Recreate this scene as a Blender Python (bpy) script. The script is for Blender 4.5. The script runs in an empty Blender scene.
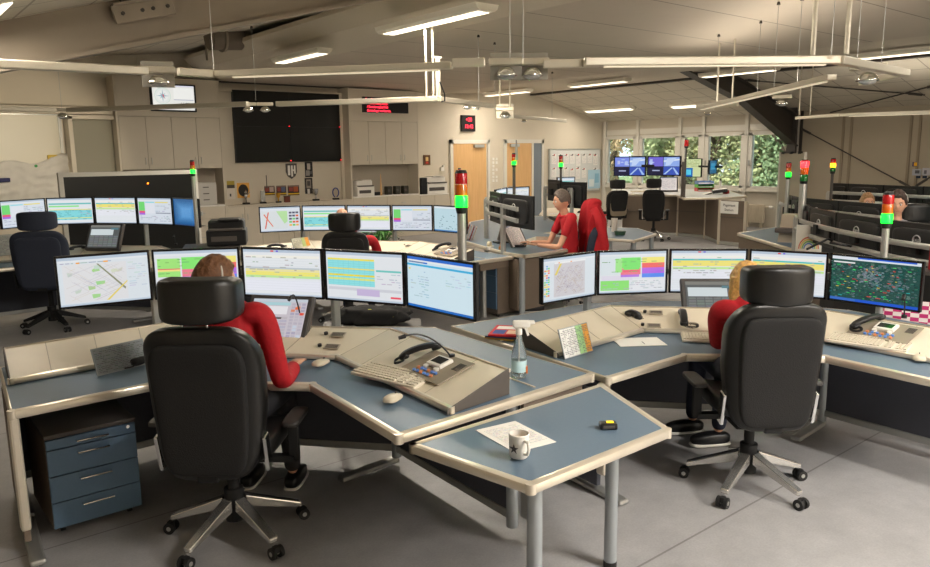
import bpy, bmesh, math, random
from mathutils import Vector, Matrix, Euler, noise
random.seed(7)
PI = math.pi
SC = bpy.context.scene
COL = SC.collection
# ------------------------------------------------------------------ camera model (x = along the door wall, y = along the window wall)
FPX, TILT, ROLL, EYE = 750.0, math.radians(9.7), math.radians(.75), 1.9
YAW = math.atan2(.776, .631)
fw = Vector((math.cos(YAW), math.sin(YAW), 0)); rt = Vector((fw.y, -fw.x, 0)); UPV = Vector((0, 0, 1))
cF = fw*math.cos(TILT) - UPV*math.sin(TILT)
cU = UPV*math.cos(TILT) + fw*math.sin(TILT)
cR = rt*math.cos(ROLL) - cU*math.sin(ROLL)
cU2 = rt*math.sin(ROLL) + cU*math.cos(ROLL)
def ray(px, py): return cR*((px-465)/FPX) + cU2*(-(py-283.5)/FPX) + cF
def P(px, py, z):
    d = ray(px, py); t = (z-EYE)/d.z; return Vector((d.x*t, d.y*t, z))
def PD(px, py, D):
    d = ray(px, py); t = D/math.hypot(d.x, d.y); return Vector((d.x*t, d.y*t, EYE+d.z*t))
def PY(px, py, y):
    d = ray(px, py); t = y/d.y; return Vector((d.x*t, y, EYE+d.z*t))
def PX(px, py, x):
    d = ray(px, py); t = x/d.x; return Vector((x, d.y*t, EYE+d.z*t))
cam = bpy.data.cameras.new('camera'); cam.lens = FPX/930*36; cam.sensor_width = 36; cam.clip_start = .05
co = bpy.data.objects.new('camera', cam); COL.objects.link(co)
m = Matrix((cR, cU2, -cF)).transposed().to_4x4(); m.translation = Vector((0, 0, EYE)); co.matrix_world = m
SC.camera = co
# ------------------------------------------------------------------ materials
MC = {}
def mat(name, col, rough=.5, metal=0, nz=0, scale=20, bump=0, emit=0, ecol=None, trans=0, alpha=1, coat=0, vary=None):
    if name in MC: return MC[name]
    m = bpy.data.materials.new(name); m.use_nodes = True; nt = m.node_tree; b = nt.nodes['Principled BSDF']
    c = tuple(((x/255)/12.92 if x/255 <= .04045 else ((x/255+.055)/1.055)**2.4) for x in col)
    b.inputs['Base Color'].default_value = (*c, 1); b.inputs['Roughness'].default_value = rough; b.inputs['Metallic'].default_value = metal
    if coat: b.inputs['Coat Weight'].default_value = coat
    if trans: b.inputs['Transmission Weight'].default_value = trans
    if alpha < 1: b.inputs['Alpha'].default_value = alpha
    if emit:
        e = ecol or col; e = tuple((x/255)**2.2 for x in e)
        b.inputs['Emission Color'].default_value = (*e, 1); b.inputs['Emission Strength'].default_value = emit
    if nz or bump:
        tc = nt.nodes.new('ShaderNodeTexCoord'); n = nt.nodes.new('ShaderNodeTexNoise'); n.inputs['Scale'].default_value = scale; n.inputs['Detail'].default_value = 6
        nt.links.new(tc.outputs['Object'], n.inputs['Vector'])
        if nz:
            r = nt.nodes.new('ShaderNodeMapRange'); r.inputs[1].default_value = .25; r.inputs[2].default_value = .75
            r.inputs[3].default_value = 1-nz; r.inputs[4].default_value = 1+nz
            mx = nt.nodes.new('ShaderNodeVectorMath'); mx.operation = 'SCALE'; mx.inputs[0].default_value = c
            nt.links.new(n.outputs['Fac'], r.inputs[0]); nt.links.new(r.outputs[0], mx.inputs['Scale']); nt.links.new(mx.outputs[0], b.inputs['Base Color'])
        if bump:
            bp = nt.nodes.new('ShaderNodeBump'); bp.inputs['Strength'].default_value = bump; bp.inputs['Distance'].default_value = .01
            nt.links.new(n.outputs['Fac'], bp.inputs['Height']); nt.links.new(bp.outputs[0], b.inputs['Normal'])
    MC[name] = m; return m
def attr_mat(name, emit=0, rough=.3):
    m = bpy.data.materials.new(name); m.use_nodes = True; nt = m.node_tree; b = nt.nodes['Principled BSDF']
    a = nt.nodes.new('ShaderNodeAttribute'); a.attribute_name = 'col'
    if emit:
        b.inputs['Base Color'].default_value = (.01, .01, .01, 1)
        nt.links.new(a.outputs['Color'], b.inputs['Emission Color']); b.inputs['Emission Strength'].default_value = emit
    else: nt.links.new(a.outputs['Color'], b.inputs['Base Color'])
    b.inputs['Roughness'].default_value = rough
    MC[name] = m; return m
def lin(c): return tuple(((x/255)/12.92 if x/255 <= .04045 else ((x/255+.055)/1.055)**2.4) for x in c)
cream = mat('cream laminate', (222, 210, 188), .45, nz=.03, scale=8)
blue = mat('blue laminate', (100, 120, 138), .42, nz=.04, scale=60)
bluef = mat('blue drawer front', (88, 116, 144), .4, nz=.03, scale=60)
alu = mat('champagne aluminium trim', (226, 216, 198), .3, .55, nz=.02)
alum = mat('brushed aluminium', (190, 190, 186), .35, .7, nz=.03)
legm = mat('silver leg', (170, 176, 180), .38, .45)
navy = mat('dark panel', (72, 74, 84), .7, nz=.05, scale=80)
taupe = mat('taupe panel', (116, 102, 88), .7, nz=.06, scale=60)
dgrey = mat('dark grey plastic', (84, 78, 74), .5, nz=.04)
black = mat('black plastic', (22, 22, 24), .4)
blackm = mat('matt black', (16, 16, 17), .7)
leather = mat('black leather', (17, 16, 15), .38, nz=.12, scale=30, bump=.12)
fabricb = mat('black fabric', (22, 21, 21), .85, nz=.15, scale=160, bump=.25)
fabricn = mat('navy fabric', (40, 46, 62), .85, nz=.15, scale=160, bump=.25)
chrome = mat('chrome', (225, 225, 225), .12, 1)
polish = mat('polished aluminium', (214, 212, 208), .22, .85)
rubber = mat('rubber', (28, 27, 27), .6)
wallm = mat('wall paint', (214, 204, 186), .8, nz=.02, scale=3)
cabm = mat('cabinet front', (206, 196, 178), .55, nz=.015, scale=4)
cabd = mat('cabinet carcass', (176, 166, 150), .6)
white = mat('white plastic', (236, 232, 224), .4)
paperm = mat('white paper', (246, 244, 238), .8)
woodd = mat('maple door', (222, 178, 122), .45)
frame = mat('white frame', (222, 218, 208), .5)
darkst = mat('dark steel', (66, 60, 54), .55, nz=.08, scale=10)
beam = mat('painted steel beam', (150, 138, 122), .6, nz=.04, scale=5)
skin = mat('skin', (214, 160, 130), .5, nz=.05, scale=14)
redc = mat('red cloth', (172, 8, 24), .8, nz=.1, scale=40, bump=.3)
jean = mat('dark jeans', (36, 40, 56), .85, nz=.15, scale=90)
darkt = mat('dark trousers', (30, 30, 34), .85, nz=.1, scale=60)
glassm = mat('window glass', (240, 248, 250), .02, trans=1.0)
SCREEN = attr_mat('lit display', emit=.62, rough=.25)
PRINT = attr_mat('printed sheet', 0, .7)
# wood grain for the doors
def woodgrain():
    nt = woodd.node_tree; b = nt.nodes['Principled BSDF']
    tc = nt.nodes.new('ShaderNodeTexCoord'); mp = nt.nodes.new('ShaderNodeMapping'); mp.inputs['Scale'].default_value = (14, 14, .8)
    n = nt.nodes.new('ShaderNodeTexNoise'); n.inputs['Scale'].default_value = 3; n.inputs['Detail'].default_value = 8
    cr = nt.nodes.new('ShaderNodeValToRGB'); cr.color_ramp.elements[0].color = (*lin((206, 158, 100)), 1); cr.color_ramp.elements[1].color = (*lin((232, 190, 136)), 1)
    nt.links.new(tc.outputs['Object'], mp.inputs[0]); nt.links.new(mp.outputs[0], n.inputs['Vector']); nt.links.new(n.outputs['Fac'], cr.inputs[0]); nt.links.new(cr.outputs[0], b.inputs['Base Color'])
woodgrain()
def tiled(name, col, line, sx, sy, w=.012, rough=.8, off=0, nz=.06, nscale=2.5, rot=0, fine=0):
    m = bpy.data.materials.new(name); m.use_nodes = True; nt = m.node_tree; b = nt.nodes['Principled BSDF']; N = nt.nodes.new; L = nt.links.new
    tc = N('ShaderNodeTexCoord'); mp = N('ShaderNodeMapping'); mp.inputs['Rotation'].default_value = (0, 0, rot); br = N('ShaderNodeTexBrick')
    br.offset = off; br.inputs['Scale'].default_value = 1; br.inputs['Brick Width'].default_value = sx; br.inputs['Row Height'].default_value = sy
    br.inputs['Mortar Size'].default_value = w; br.inputs['Mortar Smooth'].default_value = .1
    br.inputs['Color1'].default_value = (*lin(col), 1); br.inputs['Color2'].default_value = (*lin(tuple(x*.985 for x in col)), 1); br.inputs['Mortar'].default_value = (*lin(line), 1)
    n = N('ShaderNodeTexNoise'); n.inputs['Scale'].default_value = nscale; n.inputs['Detail'].default_value = 8; n.inputs['Roughness'].default_value = .65
    r = N('ShaderNodeMapRange'); r.inputs[1].default_value = .3; r.inputs[2].default_value = .7; r.inputs[3].default_value = 1-nz; r.inputs[4].default_value = 1+nz
    v = N('ShaderNodeVectorMath'); v.operation = 'SCALE'
    L(tc.outputs['Object'], mp.inputs[0]); L(mp.outputs[0], br.inputs['Vector']); L(tc.outputs['Object'], n.inputs['Vector']); L(n.outputs['Fac'], r.inputs[0])
    if fine:
        n2 = N('ShaderNodeTexNoise'); n2.inputs['Scale'].default_value = 90; n2.inputs['Detail'].default_value = 4; L(tc.outputs['Object'], n2.inputs['Vector'])
        r2 = N('ShaderNodeMapRange'); r2.inputs[1].default_value = .3; r2.inputs[2].default_value = .7; r2.inputs[3].default_value = 1-fine; r2.inputs[4].default_value = 1+fine
        L(n2.outputs['Fac'], r2.inputs[0]); mu = N('ShaderNodeMath'); mu.operation = 'MULTIPLY'; L(r.outputs[0], mu.inputs[0]); L(r2.outputs[0], mu.inputs[1]); L(mu.outputs[0], v.inputs['Scale'])
    else: L(r.outputs[0], v.inputs['Scale'])
    L(br.outputs['Color'], v.inputs[0]); L(v.outputs[0], b.inputs['Base Color']); b.inputs['Roughness'].default_value = rough
    return m
floorm = tiled('marbled linoleum', (162, 160, 160), (124, 121, 119), 30, 2.0, .006, .42, nz=.12, nscale=5, rot=.0, fine=.07)
ceilm = tiled('ceiling board', (200, 188, 172), (150, 140, 126), 30, 1.25, .012, .9, nz=.02, rot=0)
tilem = tiled('ceiling tile', (206, 198, 182), (160, 152, 138), .625, .625, .012, .9, nz=.02)
# ------------------------------------------------------------------ mesh helpers
class MB:
    def __init__(s): s.b = bmesh.new()
    def box(s, c, d, rz=0, M=None, bev=0):
        r = bmesh.ops.create_cube(s.b, size=1); vs = r['verts']
        bmesh.ops.scale(s.b, verts=vs, vec=d)
        T = (M if M is not None else Matrix.Identity(4)) @ Matrix.Translation(Vector(c)) @ Matrix.Rotation(rz, 4, 'Z')
        bmesh.ops.transform(s.b, matrix=T, verts=vs)
        if bev:
            es = list({e for v in vs for e in v.link_edges}); bmesh.ops.bevel(s.b, geom=es, offset=bev, segments=2, affect='EDGES', profile=.5)
        return s
    def mm(s, lo, hi, bev=0): 
        lo = Vector(lo); hi = Vector(hi); return s.box((lo+hi)/2, hi-lo, bev=bev)
    def bar(s, p, q, w, h=None, up=(0, 0, 1), bev=0):
        p = Vector(p); q = Vector(q); d = q-p; L = d.length
        if L < 1e-6: return s
        y = d/L; x = y.cross(Vector(up)); x = x.normalized() if x.length > 1e-4 else Vector((1, 0, 0)); z = x.cross(y)
        M = Matrix((x, y, z)).transposed().to_4x4(); M.translation = (p+q)/2
        return s.box((0, 0, 0), (w, L, h or w), M=M, bev=bev)
    def cyl(s, p, q, r, r2=None, n=16):
        p = Vector(p); q = Vector(q); d = q-p
        M = d.to_track_quat('Z', 'Y').to_matrix().to_4x4(); M.translation = (p+q)/2
        bmesh.ops.create_cone(s.b, cap_ends=True, segments=n, radius1=r, radius2=r if r2 is None else r2, depth=d.length, matrix=M); return s
    def sph(s, c, r, sc=(1, 1, 1), n=16):
        M = Matrix.Translation(Vector(c)) @ Matrix.Diagonal((*sc, 1)); bmesh.ops.create_uvsphere(s.b, u_segments=n, v_segments=max(6, n//2), radius=r, matrix=M); return s
    def tube(s, pts, r, n=8, close=False):
        pts = [Vector(p) for p in pts]; rings = []; N = len(pts); ref = None
        for i, p in enumerate(pts):
            a = pts[i-1] if (i > 0 or close) else p; c = pts[(i+1) % N] if (i < N-1 or close) else p
            t = (c-a).normalized()
            if ref is None: ref = Vector((0, 0, 1)) if abs(t.z) < .9 else Vector((1, 0, 0))
            x = (ref - t*ref.dot(t)).normalized(); ref = x; y = t.cross(x); rr = r[i] if isinstance(r, (list, tuple)) else r
            rings.append([s.b.verts.new(p+x*math.cos(2*PI*k/n)*rr+y*math.sin(2*PI*k/n)*rr) for k in range(n)])
        for i in range(N if close else N-1):
            A, B = rings[i], rings[(i+1) % N]
            for k in range(n): s.b.faces.new((A[k], A[(k+1) % n], B[(k+1) % n], B[k]))
        if not close: s.b.faces.new(rings[0][::-1]); s.b.faces.new(rings[-1])
        return s
    def prism(s, poly, z0, z1):
        lo = [s.b.verts.new((p[0], p[1], z0 if not isinstance(z0, (list, tuple)) else z0[i])) for i, p in enumerate(poly)]
        hi = [s.b.verts.new((p[0], p[1], z1 if not isinstance(z1, (list, tuple)) else z1[i])) for i, p in enumerate(poly)]
        n = len(poly)
        fs = [s.b.faces.new(lo[::-1]), s.b.faces.new(hi)]
        for i in range(n): fs.append(s.b.faces.new((lo[i], lo[(i+1) % n], hi[(i+1) % n], hi[i])))
        bmesh.ops.recalc_face_normals(s.b, faces=fs); return s
    def hexa(s, lo, hi):
        """two quads of 3-D points joined into a solid"""
        a = [s.b.verts.new(p) for p in lo]; b = [s.b.verts.new(p) for p in hi]; n = len(a)
        fs = [s.b.faces.new(a[::-1]), s.b.faces.new(b)]+[s.b.faces.new((a[i], a[(i+1) % n], b[(i+1) % n], b[i])) for i in range(n)]
        bmesh.ops.recalc_face_normals(s.b, faces=fs); return s
    def lathe(s, prof, c=(0, 0, 0), n=24, cap=True):
        rings = [[s.b.verts.new((c[0]+r*math.cos(2*PI*k/n), c[1]+r*math.sin(2*PI*k/n), c[2]+z)) for k in range(n)] for r, z in prof]
        for A, B in zip(rings, rings[1:]):
            for k in range(n): s.b.faces.new((A[k], A[(k+1) % n], B[(k+1) % n], B[k]))
        if cap: s.b.faces.new(rings[0][::-1]); s.b.faces.new(rings[-1])
        return s
    def cushion(s, c, d, e=.35, n=28, M=None, fn=None):
        """rounded slab: superellipsoid of full size d"""
        def f(w, m): return math.copysign(abs(w)**m, w)
        rows = []; m2 = n//2
        for i in range(m2+1):
            v = -PI/2+PI*i/m2; row = []
            for k in range(n):
                u = 2*PI*k/n
                p = Vector((f(math.cos(v), e)*f(math.cos(u), e), f(math.cos(v), e)*f(math.sin(u), e), f(math.sin(v), e)))
                p = Vector((p.x*d[0]/2, p.y*d[1]/2, p.z*d[2]/2))
                if fn: p = fn(p)
                p = p+Vector(c)
                if M is not None: p = M @ p
                row.append(p)
            rows.append(row)
        b0 = s.b.verts.new(sum(rows[0], Vector())/n); b1 = s.b.verts.new(sum(rows[-1], Vector())/n)
        R = [[s.b.verts.new(p) for p in r] for r in rows[1:-1]]
        for A, B in zip(R, R[1:]):
            for k in range(n): s.b.faces.new((A[k], A[(k+1) % n], B[(k+1) % n], B[k]))
        for k in range(n): s.b.faces.new((b0, R[0][(k+1) % n], R[0][k])); s.b.faces.new((b1, R[-1][k], R[-1][(k+1) % n]))
        return s
    def build(s, name, m, parent=None, smooth=False, bevel=0, loc=None, rz=0):
        me = bpy.data.meshes.new(name); s.b.to_mesh(me); s.b.free()
        o = bpy.data.objects.new(name, me); COL.objects.link(o); me.materials.append(m)
        if smooth:
            me.polygons.foreach_set('use_smooth', [True]*len(me.polygons))
            if smooth != 'all': me.set_sharp_from_angle(angle=math.radians(40))
        if parent: o.parent = parent
        if loc is not None: o.location = loc
        if rz: o.rotation_euler.z = rz
        if bevel:
            b = o.modifiers.new('bevel', 'BEVEL'); b.width = bevel; b.segments = 2; b.limit_method = 'ANGLE'
        return o
def thing(name, label, cat, loc=(0, 0, 0), rz=0, group=None):
    o = bpy.data.objects.new(name, None); COL.objects.link(o); o.location = loc; o.rotation_euler = (0, 0, rz); o.empty_display_size = .1
    return tag(o, label, cat, group)
def tag(o, label, cat, group=None, kind=None):
    o['label'] = label; o['category'] = cat
    if group: o['group'] = group
    if kind: o['kind'] = kind
    return o
def struct(name, mb, m, parent=None, **k):
    o = mb.build(name, m, parent, **k)
    if not parent: o['kind'] = 'structure'
    return o
def tree(o): return [o]+[x for c in list(o.children) for x in tree(c)]
KIDS = {}
def dup(o, loc, rz=None, label=None, group=None, parent=None):
    c = o.copy(); COL.objects.link(c)
    if parent: c.parent = parent
    else: c.location = loc
    if rz is not None: c.rotation_euler = (0, 0, rz)
    if label: c['label'] = label
    if group: c['group'] = group
    for ch in list(o.children): dup(ch, None, parent=c)
    return c
def rects(name, w, h, items, m, parent=None, loc=(0, 0, 0), M=None, thick=0):
    """a sheet of coloured rectangles in the x-z plane facing -y, sizes in 0..1 units; later ones lie .2 mm in front"""
    b = bmesh.new(); cl = b.loops.layers.float_color.new('col')
    for i, it in enumerate(items):
        if len(it) == 5: x0, z0, x1, z1, c = it; q = ((x0, z0), (x1, z0), (x1, z1), (x0, z1))
        else: q, c = it
        y = -.00004*i
        f = b.faces.new([b.verts.new(((x-.5)*w, y, (z-.5)*h)) for x, z in q])
        cc = (*lin(c), 1)
        for l in f.loops: l[cl] = cc
    me = bpy.data.meshes.new(name); b.to_mesh(me); b.free(); me.materials.append(m)
    o = bpy.data.objects.new(name, me); COL.objects.link(o)
    if parent: o.parent = parent
    o.location = loc
    return o
def text(name, s, size, m, parent=None, M=None, ext=.001, align='CENTER'):
    cu = bpy.data.curves.new(name, 'FONT'); cu.body = s; cu.size = size; cu.extrude = ext; cu.align_x = align; cu.align_y = 'CENTER'
    t = bpy.data.objects.new('tmp', cu); COL.objects.link(t)
    me = bpy.data.meshes.new_from_object(t.evaluated_get(bpy.context.evaluated_depsgraph_get())); bpy.data.objects.remove(t)
    me.materials.clear(); me.materials.append(m)
    o = bpy.data.objects.new(name, me); COL.objects.link(o)
    if parent: o.parent = parent
    if M is not None: o.matrix_local = M
    return o
def faceM(loc, rz=0):  # text lying in x-z plane facing -y
    return Matrix.Translation(Vector(loc)) @ Matrix.Rotation(rz, 4, 'Z') @ Matrix.Rotation(PI/2, 4, 'X')
# ------------------------------------------------------------------ the room shell
XW, YW = 17.88, 15.32       # window wall, door wall
XL, YB = -3.0, -4.0
ZF, X1, X2, X3, ZW = 3.44, 6.0, 11.73, 15.03, 2.83
struct('floor', MB().mm((XL-.2, YB-.2, -.1), (XW+.2, YW+.2, 0)), floorm)
def rz_left(x): return 3.92+(x-5.3)*.17   # roof height over the left bay (falls towards the left)
struct('wall_door_side', MB().prism([(XL-.1, 0), (XW+.2, 0)][::1]+[(XW+.2, .2), (XL-.1, .2)], 0, 5.2), wallm, loc=(0, YW, 0))
struct('wall_left', MB().mm((XL-.2, YB, 0), (XL, YW, 5.2)), wallm)
struct('wall_behind', MB().mm((XL, YB-.2, 0), (XW, YB, 5.2)), wallm)
# window wall: built around openings. y positions measured along the wall
ys = [PX(p, 160, XW).y for p in (604.5, 638, 680, 703.5, 746.5, 797)]      # mullion posts
sill_z, head_z = .98, 2.36
WT = .14
mb = MB()
mb.mm((XW, ys[5], 0), (XW+WT, YW, sill_z-.06))          # parapet below the windows
mb.mm((XW, ys[5], head_z+.04), (XW+WT, YW, ZW+1))       # band above
mb.mm((XW, ys[0], sill_z-.06), (XW+WT, YW, head_z+.04))
for a, b in zip(ys[:-1], ys[1:]): pass
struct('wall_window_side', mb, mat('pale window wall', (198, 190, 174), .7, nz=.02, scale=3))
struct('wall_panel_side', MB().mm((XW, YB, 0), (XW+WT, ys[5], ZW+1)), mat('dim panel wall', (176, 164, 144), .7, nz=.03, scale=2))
mb = MB()
for px in (845.5, 913): 
    y = PX(px, 160, XW).y
    for dy in (-.09, .09): mb.mm((XW-.03, y+dy-.025, .05), (XW, y+dy+.025, 2.72))
yy = PX(913, 160, XW).y
for k in range(1, 5):
    for dy in (-.09, .09): mb.mm((XW-.03, yy-2.3*k+dy-.025, .05), (XW, yy-2.3*k+dy+.025, 2.72))
struct('trim_1', mb, mat('panel joint', (150, 136, 116), .7))
struct('baseboard_door_side', MB().mm((XL, YW-.015, 0), (12.0, YW, .07)), dgrey)
# windows
winm = mat('white window frame', (214, 210, 200), .45)
for i in range(5):
    a, b = ys[i+1], ys[i]
    w = MB(); x0, x1 = XW-.04, XW+.07
    w.mm((x0-.03, a-.045, 0 if i < 4 else .0), (x1, a+.045, head_z+.5))   # post, runs floor to eaves
    if i == 0: w.mm((x0-.03, b-.09, 0), (x1, b+.0, head_z+.5))
    f = .05
    w.mm((x0, a+.045, sill_z-.05), (x1, b-.045, sill_z+f)); w.mm((x0, a+.045, head_z-f), (x1, b-.045, head_z+.04))
    w.mm((x0, a+.045, sill_z), (x1, a+.045+.11, head_z)); w.mm((x0, b-.155, sill_z), (x1, b-.045, head_z))
    w.mm((x0+.01, a+.06, head_z+.07), (XW, b-.06, head_z+.22))             # blind cassette above each light
    o = struct('window_%d' % (i+1), w, winm)
    g = MB().mm((XW+.02, a+.155, sill_z+f), (XW+.028, b-.155, head_z-f)).build('window_pane', glassm, o)
    if i in (1, 3, 4): MB().mm((x0-.05, b-.11, 1.55), (x0, b-.085, 1.68), bev=.006).build('window_handle', alum, o)
MBs = MB().mm((XW-.10, ys[5]+.05, sill_z-.09), (XW-.03, ys[0]-.1, sill_z-.05))
struct('trim_2', MBs, winm)
# steel column and rafter at the end of the windows
yc = ys[5]-.0
colm = MB(); 
colm.mm((XW-.34, yc-.11, 0), (XW-.31, yc+.11, 3.0)); colm.mm((XW-.05, yc-.11, 0), (XW-.02, yc+.11, 3.0)); colm.mm((XW-.32, yc-.008, 0), (XW-.04, yc+.008, 3.0))
struct('trim_3', colm, darkst)
raf = MB()
lo = [(XW-.2, 2.02), (15.3, 2.98), (12.2, 3.73)]
up = [(XW-.2, 2.72), (15.3, 3.38), (12.2, 4.13)]
for (a, b) in ((0, 1), (1, 2)):
    for prof, t in ((lo, .03), (up, .03)):
        p = Vector((prof[a][0], yc, prof[a][1])); q = Vector((prof[b][0], yc, prof[b][1])); raf.bar(p, q, .22, t)
    raf.hexa([(lo[a][0], yc-.008, lo[a][1]), (lo[b][0], yc-.008, lo[b][1]), (up[b][0], yc-.008, up[b][1]), (up[a][0], yc-.008, up[a][1])],
             [(lo[a][0], yc+.008, lo[a][1]), (lo[b][0], yc+.008, lo[b][1]), (up[b][0], yc+.008, up[b][1]), (up[a][0], yc+.008, up[a][1])])
struct('trim_4', raf, darkst)
# wind bracing rods
def rod(name, p, q, label, r=.014):
    d = (Vector(q)-Vector(p)).normalized(); mb = MB().cyl(p, q, r, n=8); 
    for e, s in ((Vector(p), 1), (Vector(q), -1)): mb.cyl(e+d*s*.05, e+d*s*.3, r*1.9, n=8)
    return tag(mb.build(name, darkst, smooth=True), label, 'steel rod', 'wind bracing rods')
def slopez(x): return ZW+(XW-x)*.235
p1 = PX(800, 128, XW-.2); p2 = PX(912, 188, XW-.2); rod('bracing_rod', p1, p2, 'thin dark rod slanting down across the panel wall from the column head')
rod('bracing_rod', p2+Vector((-.04, -.05, .02)), PX(1010, 128, XW-.24), 'short dark rod rising to the right edge from above the black monitors')
def cz(px, py, dz=.06):  # point on the sloped strip of ceiling
    x = 15.5
    for _ in range(30): q = PX(px, py, x); x += (q.z-(slopez(x)-dz))*-.6 if False else 0
    d = ray(px, py)   # EYE + d.z t = ZW + (XW - d.x t)*.235 - dz
    t = (ZW+XW*.235-dz-EYE)/(d.z+.235*d.x); return Vector((d.x*t, d.y*t, EYE+d.z*t))
rod('bracing_rod', cz(745, 80), cz(925, 95), 'upper dark bracing rod running nearly level under the sloped ceiling')
rod('bracing_rod', cz(806, 119), cz(940, 84), 'lower dark bracing rod rising to the right under the sloped ceiling')
# ceilings
struct('ceiling', MB().mm((X1, YB, ZF), (X2, YW-.02, ZF+.08)), ceilm)
def slab(name, x0, z0, x1, z1, m, t=.06, y0=YB, y1=YW):
    mb = MB(); mb.hexa([(x0, y0, z0), (x1, y0, z1), (x1, y1, z1), (x0, y1, z0)], [(x0, y0, z0+t), (x1, y0, z1+t), (x1, y1, z1+t), (x0, y1, z0+t)])
    return struct(name, mb, m)
ceilw = mat('smooth ceiling edge board', (206, 196, 178), .85)
slab('ceiling_fold', X2, ZF, X3-.25, ZF+.1, ceilw)
slab('ceiling_window_strip', X3-.05, slopez(X3-.05), XW+.1, slopez(XW+.1), tilem)
slab('ceiling_cove', 5.48, 3.60, X1, ZF, ceilw, y1=YW-.35)
slab('ceiling_cove', 5.28, 3.78, 5.48, 3.60, ceilw, y1=YW-.35)
struct('gap_shade_1', MB().mm((X3-.2, YB, ZF+.06), (X3-.02, YW, ZF+.30)), darkst)  # dark block standing in for the shade in the slot before the window strip
# dark strip standing in for shade in the gap where flat ceiling meets cabinet wall
struct('gap_shade_2', MB().mm((4.6, YW-.02-.12, ZF-.02), (10.6, YW-.01, ZF+.02)), darkst)
struct('trim_7', MB().mm((4.5, YW-.03, 3.50), (XW, YW-.005, 3.9)), wallm)
struct('ceiling_roof', MB().hexa([(XL-.2, YB, 3.02), (X3, YB, 5.0), (X3, YW, 5.0), (XL-.2, YW, 3.02)], [(XL-.2, YB, 3.1), (X3, YB, 5.08), (X3, YW, 5.08), (XL-.2, YW, 3.1)]), tilem)
slab('ceiling_outer', X3-.3, 4.99, XW+.2, ZW+.9, tilem)
# rafter over the left bay
yb = 7.6
bl0 = PY(-60, 82, yb); bl1 = PY(330, 8, yb); sl = (bl1.z-bl0.z)/(bl1.x-bl0.x)
def bz(x): return bl0.z+(x-bl0.x)*sl
xa, xb_ = -2.9, 9.0
mb = MB(); H_ = .52
mb.bar((xa, yb, bz(xa)), (xb_, yb, bz(xb_)), .26, .035); mb.bar((xa, yb, bz(xa)+H_), (xb_, yb, bz(xb_)+H_), .26, .035)
mb.hexa([(xa, yb-.01, bz(xa)), (xb_, yb-.01, bz(xb_)), (xb_, yb-.01, bz(xb_)+H_), (xa, yb-.01, bz(xa)+H_)], [(xa, yb+.01, bz(xa)), (xb_, yb+.01, bz(xb_)), (xb_, yb+.01, bz(xb_)+H_), (xa, yb+.01, bz(xa)+H_)])
struct('trim_8', mb, beam)
# bolted bracket on the rafter
ang = math.atan(sl)
b0 = PY(144, 10, yb-.12); Mb = Matrix.Translation(b0) @ Matrix.Rotation(-ang, 4, 'Y')
br = thing('beam_bracket', 'bolted grey steel bracket on top of the big slanting beam at upper left', 'bracket', b0); br.rotation_euler = (0, -ang, 0)
MB().box((0, 0, 0), (.56, .03, .16)).box((0, -.04, .08), (.56, .1, .02)).build('plate', beam, br, bevel=.004)
for k in (-.2, -.02, .08, .22): MB().cyl((k, -.015, 0), (k, -.03, 0), .018, n=6).build('bolt', darkst, br)
MB().box((-.1, .0, .16), (.14, .1, .14)).box((.12, 0, .15), (.2, .08, .03)).build('clamp', darkst, br)
# tiles above the beam in the top left corner
rl = []
ta = PY(0, 24, yb+.2); tb = PY(112, 3, yb+.2); sl2 = (tb.z-ta.z)/(tb.x-ta.x)
def tz(x): return ta.z+(x-ta.x)*sl2
struct('ceiling_left_bay', MB().hexa([(XL, YB, tz(XL)), (4.6, YB, tz(4.6)), (4.6, yb+.25, tz(4.6)), (XL, yb+.25, tz(XL))], [(XL, YB, tz(XL)+.05), (4.6, YB, tz(4.6)+.05), (4.6, yb+.25, tz(4.6)+.05), (XL, yb+.25, tz(XL)+.05)]), tilem)
# round duct seen in the gap above the cove
d0 = PY(222, 36, 12.4)
dt = thing('ventilation_duct', 'short round grey duct in the dark gap above the ceiling cove', 'duct', d0)
MB().cyl((-.22, 0, 0), (.3, 0, .04), .24, n=24).build('duct_pipe', mat('duct metal', (120, 108, 94), .5, .3), dt, smooth=True)
MB().cyl((-.04, 0, .01), (0, 0, .015), .27, n=24).build('duct_flange', beam, dt, smooth=True)
MB().cyl((0, 0, .2), (0, 0, .95), .012).build('hanger', darkst, dt)
for px in (205, 250, 256, 282, 316):
    q = PY(px, 30, 13.4); tag(MB().cyl((q.x, q.y, 3.6), (q.x, q.y, 4.5), .02).build('hanger_rod', beam, smooth=True), 'thin vertical hanger rod in the dark gap above the ceiling cove', 'hanger rod', 'hanger rods above the cove')
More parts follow.
